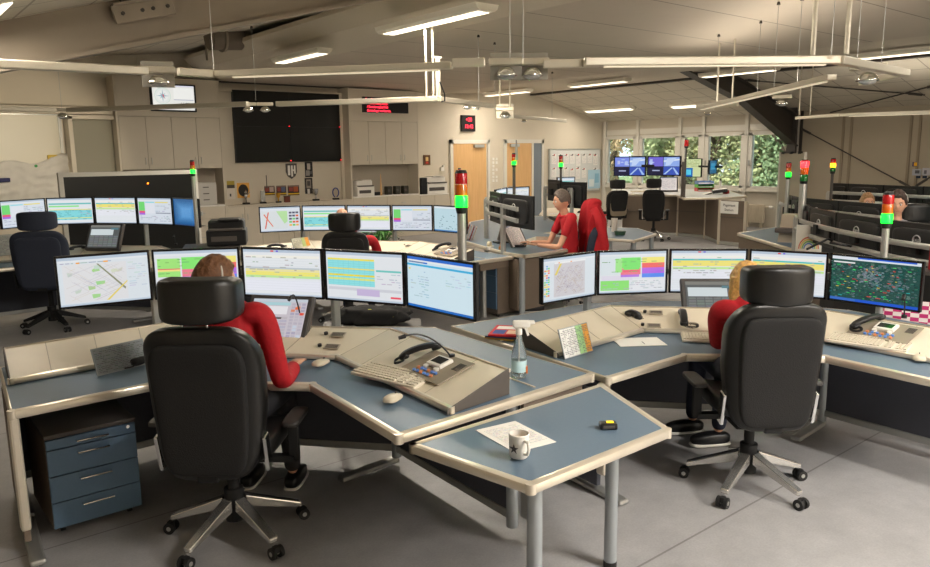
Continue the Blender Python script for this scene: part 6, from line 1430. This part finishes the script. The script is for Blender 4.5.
# ------------------------------------------------------------------ people
def skinmesh(chains, sub=2):
    """chains: lists of (x, y, z, r); every chain is its own skinned tube"""
    vs, es, rs, roots = [], [], [], []
    for ch in chains:
        roots.append(len(vs))
        for i, p in enumerate(ch):
            if i: es.append((len(vs)-1, len(vs)))
            vs.append(p[:3]); rs.append(p[3:] if len(p) == 5 else (p[3], p[3]))
    me = bpy.data.meshes.new('t'); me.from_pydata(vs, es, []); ob = bpy.data.objects.new('t', me); COL.objects.link(ob)
    md = ob.modifiers.new('s', 'SKIN'); md.use_smooth_shade = True
    for i, r in enumerate(rs): me.skin_vertices[0].data[i].radius = r; me.skin_vertices[0].data[i].use_root = i in roots
    ob.modifiers.new('u', 'SUBSURF').levels = sub
    ob.modifiers['u'].render_levels = sub
    r = bpy.data.meshes.new_from_object(ob.evaluated_get(bpy.context.evaluated_depsgraph_get())); bpy.data.objects.remove(ob); return r
def finish(b, name, m, parent, voxel=None, smooth_it=4):
    me = bpy.data.meshes.new(name); b.to_mesh(me); b.free()
    if voxel:
        ob = bpy.data.objects.new('t', me); COL.objects.link(ob); r = ob.modifiers.new('r', 'REMESH'); r.mode = 'VOXEL'; r.voxel_size = voxel
        if smooth_it: s = ob.modifiers.new('m', 'SMOOTH'); s.factor = .5; s.iterations = smooth_it
        me = bpy.data.meshes.new_from_object(ob.evaluated_get(bpy.context.evaluated_depsgraph_get())); bpy.data.objects.remove(ob)
    me.polygons.foreach_set('use_smooth', [True]*len(me.polygons)); me.materials.clear(); me.materials.append(m); me.name = name
    o = bpy.data.objects.new(name, me); COL.objects.link(o)
    if parent: o.parent = parent
    return o
def headpart(M, kind, seed=0, bald=0, long=0):
    """head (kind 'head') or hair cap from a deformed sphere; head centre at origin, face towards +y"""
    b = bmesh.new(); bmesh.ops.create_uvsphere(b, u_segments=48, v_segments=36, radius=1)
    out = []
    for v in b.verts:
        n = v.co.copy(); x, y, z = n
        p = Vector((x*.076, y*.096, z*.118))
        if z < 0: p.x *= 1-.30*(-z)**1.4; p.y *= 1-.12*(-z); 
        if z < -.2 and y > 0: p.y += .012*(-z)
        if z < -.45 and y < 0: p.z += .03*(-z-.45)*1.5; p.y *= .8
        if kind == 'head':
            nx = abs(x)
            if y > .5:
                p.y += .022*math.exp(-((x/.13)**2)-((z+.10)/.16)**2) + .010*math.exp(-((x/.1)**2)-((z-.12)/.2)**2)      # nose, bridge
                p.y -= .008*math.exp(-(((nx-.36)/.16)**2)-((z-.08)/.10)**2)                                             # eye sockets
                p.y += .005*math.exp(-(((nx-.34)/.2)**2)-((z-.25)/.08)**2)                                             # brow
                p.y += .007*math.exp(-((x/.25)**2)-((z+.42)/.07)**2) - .004*math.exp(-((x/.25)**2)-((z+.53)/.06)**2) + .010*math.exp(-((x/.25)**2)-((z+.78)/.12)**2)
        else:
            line = -.15-.35*(-y if y < 0 else 0)+(.75 if y > .35 else 0)*min(1, (y-.35)*3.0) if not long else -.3+(.95 if y > .4 else 0)*min(1, (y-.4)*3)
            if abs(x) > .8 and not long: line = max(line, -.15)
            k = 1.15+.08*noise.noise(Vector((x*5+seed, y*5, z*5)))+.06*noise.noise(Vector((x*16+seed, y*16, z*16)))
            p = p*k+Vector((0, 0, .006))
            if z < line: p = p*.80
        v.co = p
    b.transform(M); return b
def person(name, label, loc, rz, pose, skin_c=skin, shirt=redc, trousers=jean, hair=None, hairmode='short', voxel=.009, shirt_sleeve='long', group=None, extras=(), lower=True, hz=0):
    """pose: dict with hip, chest, neck, head (centre), yaw, pitch, and per side L/R shoulder, elbow, wrist, knee, ankle"""
    t = thing('person', label, 'person', loc, rz, group); V = lambda p: Vector(p)
    hip, ch, nk, hd = V(pose['hip']), V(pose['chest']), V(pose['neck']), V(pose['head'])
    def chain(*ps): return [tuple(p)+((r,) if not isinstance(r, tuple) else r) for p, r in ps]
    torso = lambda g: chain((hip, (.125+g, .10+g)), (hip.lerp(ch, .5), (.115+g, .095+g)), (ch, (.145+g, .105+g)), (ch.lerp(nk, .6), (.12+g, .085+g)), (ch.lerp(nk, .85), (.075+g, .07+g)))
    body = [torso(0), chain((ch.lerp(nk, .4), .06), (nk, .055), (hd-Vector((0, 0, .03)), .052))]
    sh, tr_ = [torso(.013)], []
    for s in 'LR':
        S, E, W = V(pose['sh'+s]), V(pose['el'+s]), V(pose['wr'+s])
        body.append(chain((ch.lerp(S, .35)+Vector((0, 0, .03)), .06), (S, .052), (S.lerp(E, .5), .044), (E, .038), (E.lerp(W, .4), .036), (W, .024)))
        if shirt_sleeve == 'long': sh.append(chain((ch.lerp(S, .3)+Vector((0, 0, .035)), .088), (S, .070), (S.lerp(E, .5), .06), (E, .054), (E.lerp(W, .5), .05), (E.lerp(W, .88), .042)))
        else: sh.append(chain((ch.lerp(S, .3)+Vector((0, 0, .035)), .088), (S, .068), (S.lerp(E, .45), .06), (S.lerp(E, .7), .058)))
        K, A = V(pose['kn'+s]), V(pose['an'+s]); H = hip+Vector((-.09 if s == 'L' else .09, .03, -.02))
        body.append(chain((H, .085), (H.lerp(K, .5), .075), (K, .055), (K.lerp(A, .4), .052), (A, .035)))
        tr_.append(chain((H, .10), (H.lerp(K, .5), .088), (K, .068), (K.lerp(A, .4), .062), (A+Vector((0, 0, .01)), .05)))
    b = bmesh.new(); b.from_mesh(skinmesh(body))
    # hands: palm and five fingers
    for s in 'LR':
        E, W = V(pose['el'+s]), V(pose['wr'+s]); f = (W-E).normalized(); up = V(pose.get('up'+s, (0, 0, 1))); side = f.cross(up).normalized()*(1 if s == 'R' else -1); up = side.cross(f)*(1 if s == 'R' else -1)
        cs = [chain((W, (.024, .02)), (W+f*.045, (.036, .016)), (W+f*.085, (.038, .014)))]
        for i, L in enumerate((.070, .078, .073, .058)):
            r0 = W+f*.075+side*(-.028+.0185*i)*-1; c_ = pose.get('curl', .5); p1_ = r0+f*L*.45-up*L*.12*c_; p2_ = p1_+(f*(1-.4*c_)-up*.6*c_).normalized()*L*.32; p3_ = p2_+(f*(1-.8*c_)-up*1.0*c_).normalized()*L*.25
            cs.append(chain((r0-f*.02, .0095), (r0+f*.01, .0095), (p1_, .0085), (p2_, .008), (p3_, .0068)))
        tb = W+f*.02-side*-.026*-1; tb = W+f*.022-side*.024; cs.append(chain((tb+f*-.005, .012), (tb+f*.022-side*.018-up*.004, .0115), (tb+f*.046-side*.026-up*.01, .0095), (tb+f*.062-side*.024-up*.016, .008)))
        b.from_mesh(skinmesh(cs, 1))
    M = Matrix.Translation(hd) @ Matrix.Rotation(pose.get('yaw', 0), 4, 'Z') @ Matrix.Rotation(pose.get('pitch', 0), 4, 'X') @ Matrix.Scale(pose.get('hs', 1.06), 4)
    hb = headpart(M, 'head'); tm = bpy.data.meshes.new('t'); hb.to_mesh(tm); hb.free(); b.from_mesh(tm)
    for s in (-1, 1):
        e = MB().cushion((s*.079, -.004, -.005), (.014, .036, .062), .9, 16); e.b.transform(M); e.b.to_mesh(tm); e.b.free(); b.from_mesh(tm)
    body_o = finish(b, 'body', skin_c, t, voxel, 3)
    b = bmesh.new(); b.from_mesh(skinmesh(sh)); col_ = MB().tube([tuple(nk+Vector((math.cos(a*PI/8)*.066, math.sin(a*PI/8)*.066-.004, -.028+.012*(-math.sin(a*PI/8))))) for a in range(16)], .018, 8, True); col_.b.to_mesh(tm); col_.b.free(); b.from_mesh(tm)
    finish(b, 'shirt' if shirt_sleeve != 'long' else 'sweater', shirt, t, max(voxel, .010), 5)
    if lower:
        b = bmesh.new(); b.from_mesh(skinmesh(tr_)); finish(b, 'trousers', trousers, t, max(voxel, .012), 4)
        for s in 'LR':
            A = V(pose['an'+s]); d = V(pose.get('toe', (0, 1, 0))).normalized(); rzz = math.atan2(d.y, d.x)-PI/2
            shs = MB().cushion((0, .055, -.03), (.095, .27, .085), .6, 24, fn=lambda p: Vector((p.x*(1-.25*max(0, p.y/.13)**2), p.y, p.z*(1-.35*max(0, p.y/.13)) if p.z > 0 else p.z)), M=Matrix.Translation(A) @ Matrix.Rotation(rzz, 4, 'Z')).build('shoe', pose.get('shoe', black), t, smooth='all')
            MB().cushion((0, .055, -.066), (.098, .275, .022), .5, 24, M=Matrix.Translation(A) @ Matrix.Rotation(rzz, 4, 'Z')).build('sole', white, shs, smooth='all')
    def loc_(mb, nm, m, par=t, sm='all'): mb.b.transform(M); return mb.build(nm, m, par, smooth=sm)
    for s in (-1, 1):
        e = loc_(MB().sph((s*.029, .079, .010), .0125), 'eye', mat('eye white', (226, 222, 216), .2)); loc_(MB().sph((s*.029, .0875, .010), .0062), 'iris', mat('iris', (60, 44, 32), .2), e)
        loc_(MB().tube([(s*.014, .094, .028), (s*.030, .094, .033), (s*.046, .083, .028)], .0032), 'eyebrow', pose.get('browm', mat('brow', (80, 56, 38), .8)))
    loc_(MB().tube([(-.022, .085, -.052), (-.008, .093, -.050), (0, .094, -.051), (.008, .093, -.050), (.022, .085, -.052)], .0042), 'lips', mat('lips', (184, 106, 92), .5))
    if hair is not None:
        hb = headpart(M, 'hair', seed=pose.get('seed', 0), long=hairmode == 'long')
        if hairmode == 'long':
            bl = MB()
            for i in range(26):
                a = PI*1.0+ (i/25)*PI; x = math.cos(a)*.078; y = math.sin(a)*.085; fl2 = .25+.1*math.sin(i*2.3)
                bl.tube([(x*.9, y*.9, .05), (x*1.08, y*1.06-.004, -.04), (x*1.15, y*1.2-.06, -.12), (x*1.25+.012*math.sin(i), y*1.2-.13, -.20), (x*1.1+.012*math.sin(i), y*1.0-.17, -fl2-.03), ], [.02, .022, .022, .020, .007], 8)
            bl.b.transform(M); bl.b.to_mesh(tm); bl.b.free(); hb.from_mesh(tm)
        finish(hb, 'hair', hair, t, .006 if hairmode != 'long' else .006, 1)
    for e in extras: e(t, M, loc_)
    return t
brown = mat('brown hair', (112, 74, 46), .6, nz=.35, scale=60, bump=.8); darkh = mat('dark hair', (62, 46, 38), .6, nz=.35, scale=60, bump=.8); blond = mat('blonde hair', (214, 164, 92), .5, nz=.3, scale=45, bump=.8); greyh = mat('grey hair', (96, 84, 76), .6, nz=.3, scale=60, bump=.8)
def headset(t, M, loc_):
    o = loc_(MB().tube([(math.cos(a*PI/12)*.086, -.005, .02+math.sin(a*PI/12)*.108) for a in range(0, 13)], .005, 8), 'headset', mat('headset band', (206, 200, 190), .35))
    for s in (-1,): loc_(MB().cyl((s*-.078, -.004, -.002), (s*-.094, -.004, -.002), .026), 'ear_cushion', black, o, True)
    loc_(MB().tube([(.09, .01, -.02), (.088, .06, -.05), (.06, .105, -.062)], .003), 'microphone_boom', black, o)
def glasses(t, M, loc_):
    o = loc_(MB().tube([(s*.030+.022*math.cos(a*PI/8), .103, .008+.017*math.sin(a*PI/8)) for s in (1,) for a in range(17)], .0018, 6).tube([(-.030+.022*math.cos(a*PI/8), .103, .008+.017*math.sin(a*PI/8)) for a in range(17)], .0018, 6).bar((-.009, .104, .012), (.009, .104, .012), .003, .003), 'glasses', darkst)
    for s in (-1, 1): loc_(MB().tube([(s*.052, .102, .012), (s*.082, .04, .012), (s*.084, -.01, .006)], .0018, 6), 'temple', darkst, o)
def seated(zs=.50, **k):
    d = dict(hip=(0, -.02, zs+.11), chest=(0, .02, zs+.44), neck=(0, .045, zs+.62), head=(0, .075, zs+.76), shL=(-.19, .03, zs+.52), shR=(.19, .03, zs+.52), elL=(-.24, .20, zs+.27), elR=(.24, .20, zs+.27), wrL=(-.17, .43, zs+.27), wrR=(.17, .43, zs+.27),
             knL=(-.14, .42, zs+.08), knR=(.14, .42, zs+.08), anL=(-.15, .40, .085), anR=(.15, .40, .085)); d.update(k); return d
# nearest operator: world targets converted into the person's frame
def tolocal(p, loc, rz): return Matrix.Rotation(-rz, 3, 'Z') @ (Vector(p)-Vector(loc))
lc, rz = Vector((1.34+.02, 3.52+.03, 0)), fa(1.0, 1.05)
hw = tolocal(P(291, 359, Z1+.045), lc, rz)
hd_ = tolocal(PD(215, 284, 3.86), lc, rz); el_ = tolocal(P(282, 383, Z1+.03), lc, rz); hw = tolocal(P(296, 364, Z1+.035), lc, rz)
ps = seated(.56, hip=(0, -.02, .68), chest=(.01, .03, 1.07), neck=(hd_.x*.7, .11, 1.21), head=tuple(hd_), yaw=-.75, pitch=-.12, shL=(-.19, .03, 1.165), shR=(.18, .04, 1.155), knL=(-.13, .46, .62), knR=(.13, .46, .62), anL=(-.13, .52, .085), anR=(.13, .52, .085), elR=tuple(el_), wrR=tuple(hw), elL=(-.24, .26, .86), wrL=(-.12, .5, .80), seed=3, curl=.55)
person('person', 'person in red sweater with short brown hair and headset, seated at the nearest desk', lc, rz, ps, hair=brown, extras=(headset, glasses), trousers=darkt, voxel=.008)
# blonde person on the right
lc, rz = Vector((3.84+.02, 2.12+.03, 0)), fa(.56, .70)
hd_ = tolocal(PD(746.5, 286, 4.62), lc, rz); aL = tolocal(P(692, 421, .085), lc, rz); aR = tolocal(P(718, 433, .085), lc, rz); td = Matrix.Rotation(-rz, 3, 'Z') @ Vector((-.776, .45, 0)); wl = tolocal(P(722, 334, Z2+.05), lc, rz); el_ = tolocal(P(718, 343, Z2+.06), lc, rz)
ps = seated(.54, hip=(0, -.02, .66), chest=(-.01, .06, .95), neck=(hd_.x*.75, .12, 1.10), head=(hd_.x, hd_.y, min(hd_.z, 1.30)), yaw=.1, pitch=-.05, shL=(-.205, .07, 1.02), shR=(.13, .10, 1.03), elL=tuple(el_), wrL=tuple(wl), elR=(.2, .28, .80), wrR=(.1, .5, .77), knL=(aL.x*.75-.02, aL.y*.9, .60), knR=(aR.x*.8+.03, aR.y, .60), anL=tuple(aL), anR=tuple(aR), seed=5, browm=blond, toe=tuple(td))
person('person', 'person with long blonde hair and red sweater seated at the right-hand desk', lc, rz, ps, hair=blond, hairmode='long', extras=(), voxel=.008)
# bald operator in the middle
lc, rz = Vector((4.40, 7.38, 0)), fa(.52, .78); hd_ = tolocal(PD(342, 219, 8.85), lc, rz)
ps = seated(.56, head=(hd_.x, hd_.y, hd_.z), neck=(hd_.x*.8, hd_.y-.03, hd_.z-.14), hip=(0, -.02, .62), chest=(.02, .02, hd_.z-.30), shR=(.2, .02, hd_.z-.22), shL=(-.18, .02, hd_.z-.22), elR=(.25, .10, .80), wrR=(.2, .38, .80), elL=(-.24, .2, .80), wrL=(-.16, .42, .80), yaw=0, pitch=-.1)
person('person', 'bald person in a red shirt seated in the middle, seen from behind', lc, rz, ps, voxel=.010)
# man in the red polo shirt, profile to the left
lc = man.copy(); rz = fa(-.80, .45)
hd_ = tolocal(PD(562, 201, 9.25), lc, rz)
ps = seated(.52, head=(hd_.x, hd_.y, hd_.z), neck=(hd_.x*.6, hd_.y-.03, hd_.z-.15), chest=(hd_.x*.4, hd_.y-.09, hd_.z-.265), hip=(0, -.06, .62), shL=(-.19, hd_.y-.07, hd_.z-.175), shR=(.19, hd_.y-.07, hd_.z-.175), elL=(-.22, .16, .80), wrL=(-.14, .42, .83), elR=(.22, .16, .80), wrR=(.14, .42, .83), yaw=.0, pitch=-.18, seed=8)
person('person', 'person in red polo shirt with greying hair, seen in profile facing left', lc, rz, ps, hair=greyh, shirt_sleeve='short', trousers=darkt, voxel=.010)
# man between the rows of black monitors
lc = pd(900, 240, 9.0); rz = fa(-.75, -.62); hd_ = tolocal(PD(897.5, 203.5, 9.0), lc, rz)
ps = seated(.52, head=tuple(hd_), neck=(hd_.x*.8, hd_.y-.04, hd_.z-.15), chest=(0, 0, hd_.z-.34), hip=(0, -.03, hd_.z-.64), shL=(-.19, .02, hd_.z-.25), shR=(.19, .02, hd_.z-.25), elL=(-.24, .2, .85), wrL=(-.15, .43, .82), elR=(.24, .2, .85), wrR=(.15, .43, .82), knL=(-.14, .42, .58), knR=(.14, .42, .58), yaw=-.35, pitch=-.2, seed=2)
person('person', 'person with dark hair and grey hooded top between rows of black monitors', lc, rz, ps, hair=darkh, shirt=mat('grey hoodie', (150, 150, 156), .85, nz=.1), trousers=darkt, extras=(headset,), voxel=.010)
q = pd(921, 240, 9.3); chair((q.x, q.y, 0), rz, 'black chair of the person between the rows of monitors', lift=-.02, hb=.66)
# person behind the middle row: only the fair hair shows
lc = pd(867, 225, 11.9); rz = fa(-.7, -.7); hd_ = tolocal(PD(867, 203, 11.9), lc, rz)
ps = seated(.5, head=tuple(hd_), neck=(hd_.x*.8, hd_.y-.04, hd_.z-.15), chest=(0, 0, hd_.z-.34), hip=(0, -.03, hd_.z-.64), shL=(-.19, .02, hd_.z-.25), shR=(.19, .02, hd_.z-.25), seed=6)
person('person', 'person behind the middle row of black monitors, only light brown hair showing', lc, rz, ps, hair=mat('light brown hair', (170, 128, 88), .6, nz=.3, scale=60, bump=.8), voxel=.012)
chair((lc.x+.16, lc.y+.16, 0), rz, 'chair of the person hidden behind the middle row of monitors', lift=.0, hb=.5, head=False)
# ------------------------------------------------------------------ daylight, view
w = bpy.data.worlds.new('sky'); SC.world = w; w.use_nodes = True
bg = w.node_tree.nodes['Background']; bg.inputs[0].default_value = (.80, .9, 1, 1); bg.inputs[1].default_value = 1.6
sl_ = bpy.data.lights.new('added_sun', 'SUN'); sl_.energy = 4.5; sl_.angle = .1; sl_.color = (1, .93, .82); so = bpy.data.objects.new('added_sun', sl_); COL.objects.link(so); so.rotation_euler = Vector((.75, .35, -.75)).to_track_quat('-Z', 'Y').to_euler()  # sun added from the house side to brighten the trees
vs = SC.view_settings; vs.view_transform = 'Standard'; vs.look = 'None'; vs.gamma = 1; vs.use_curve_mapping = False; vs.exposure = 0.5
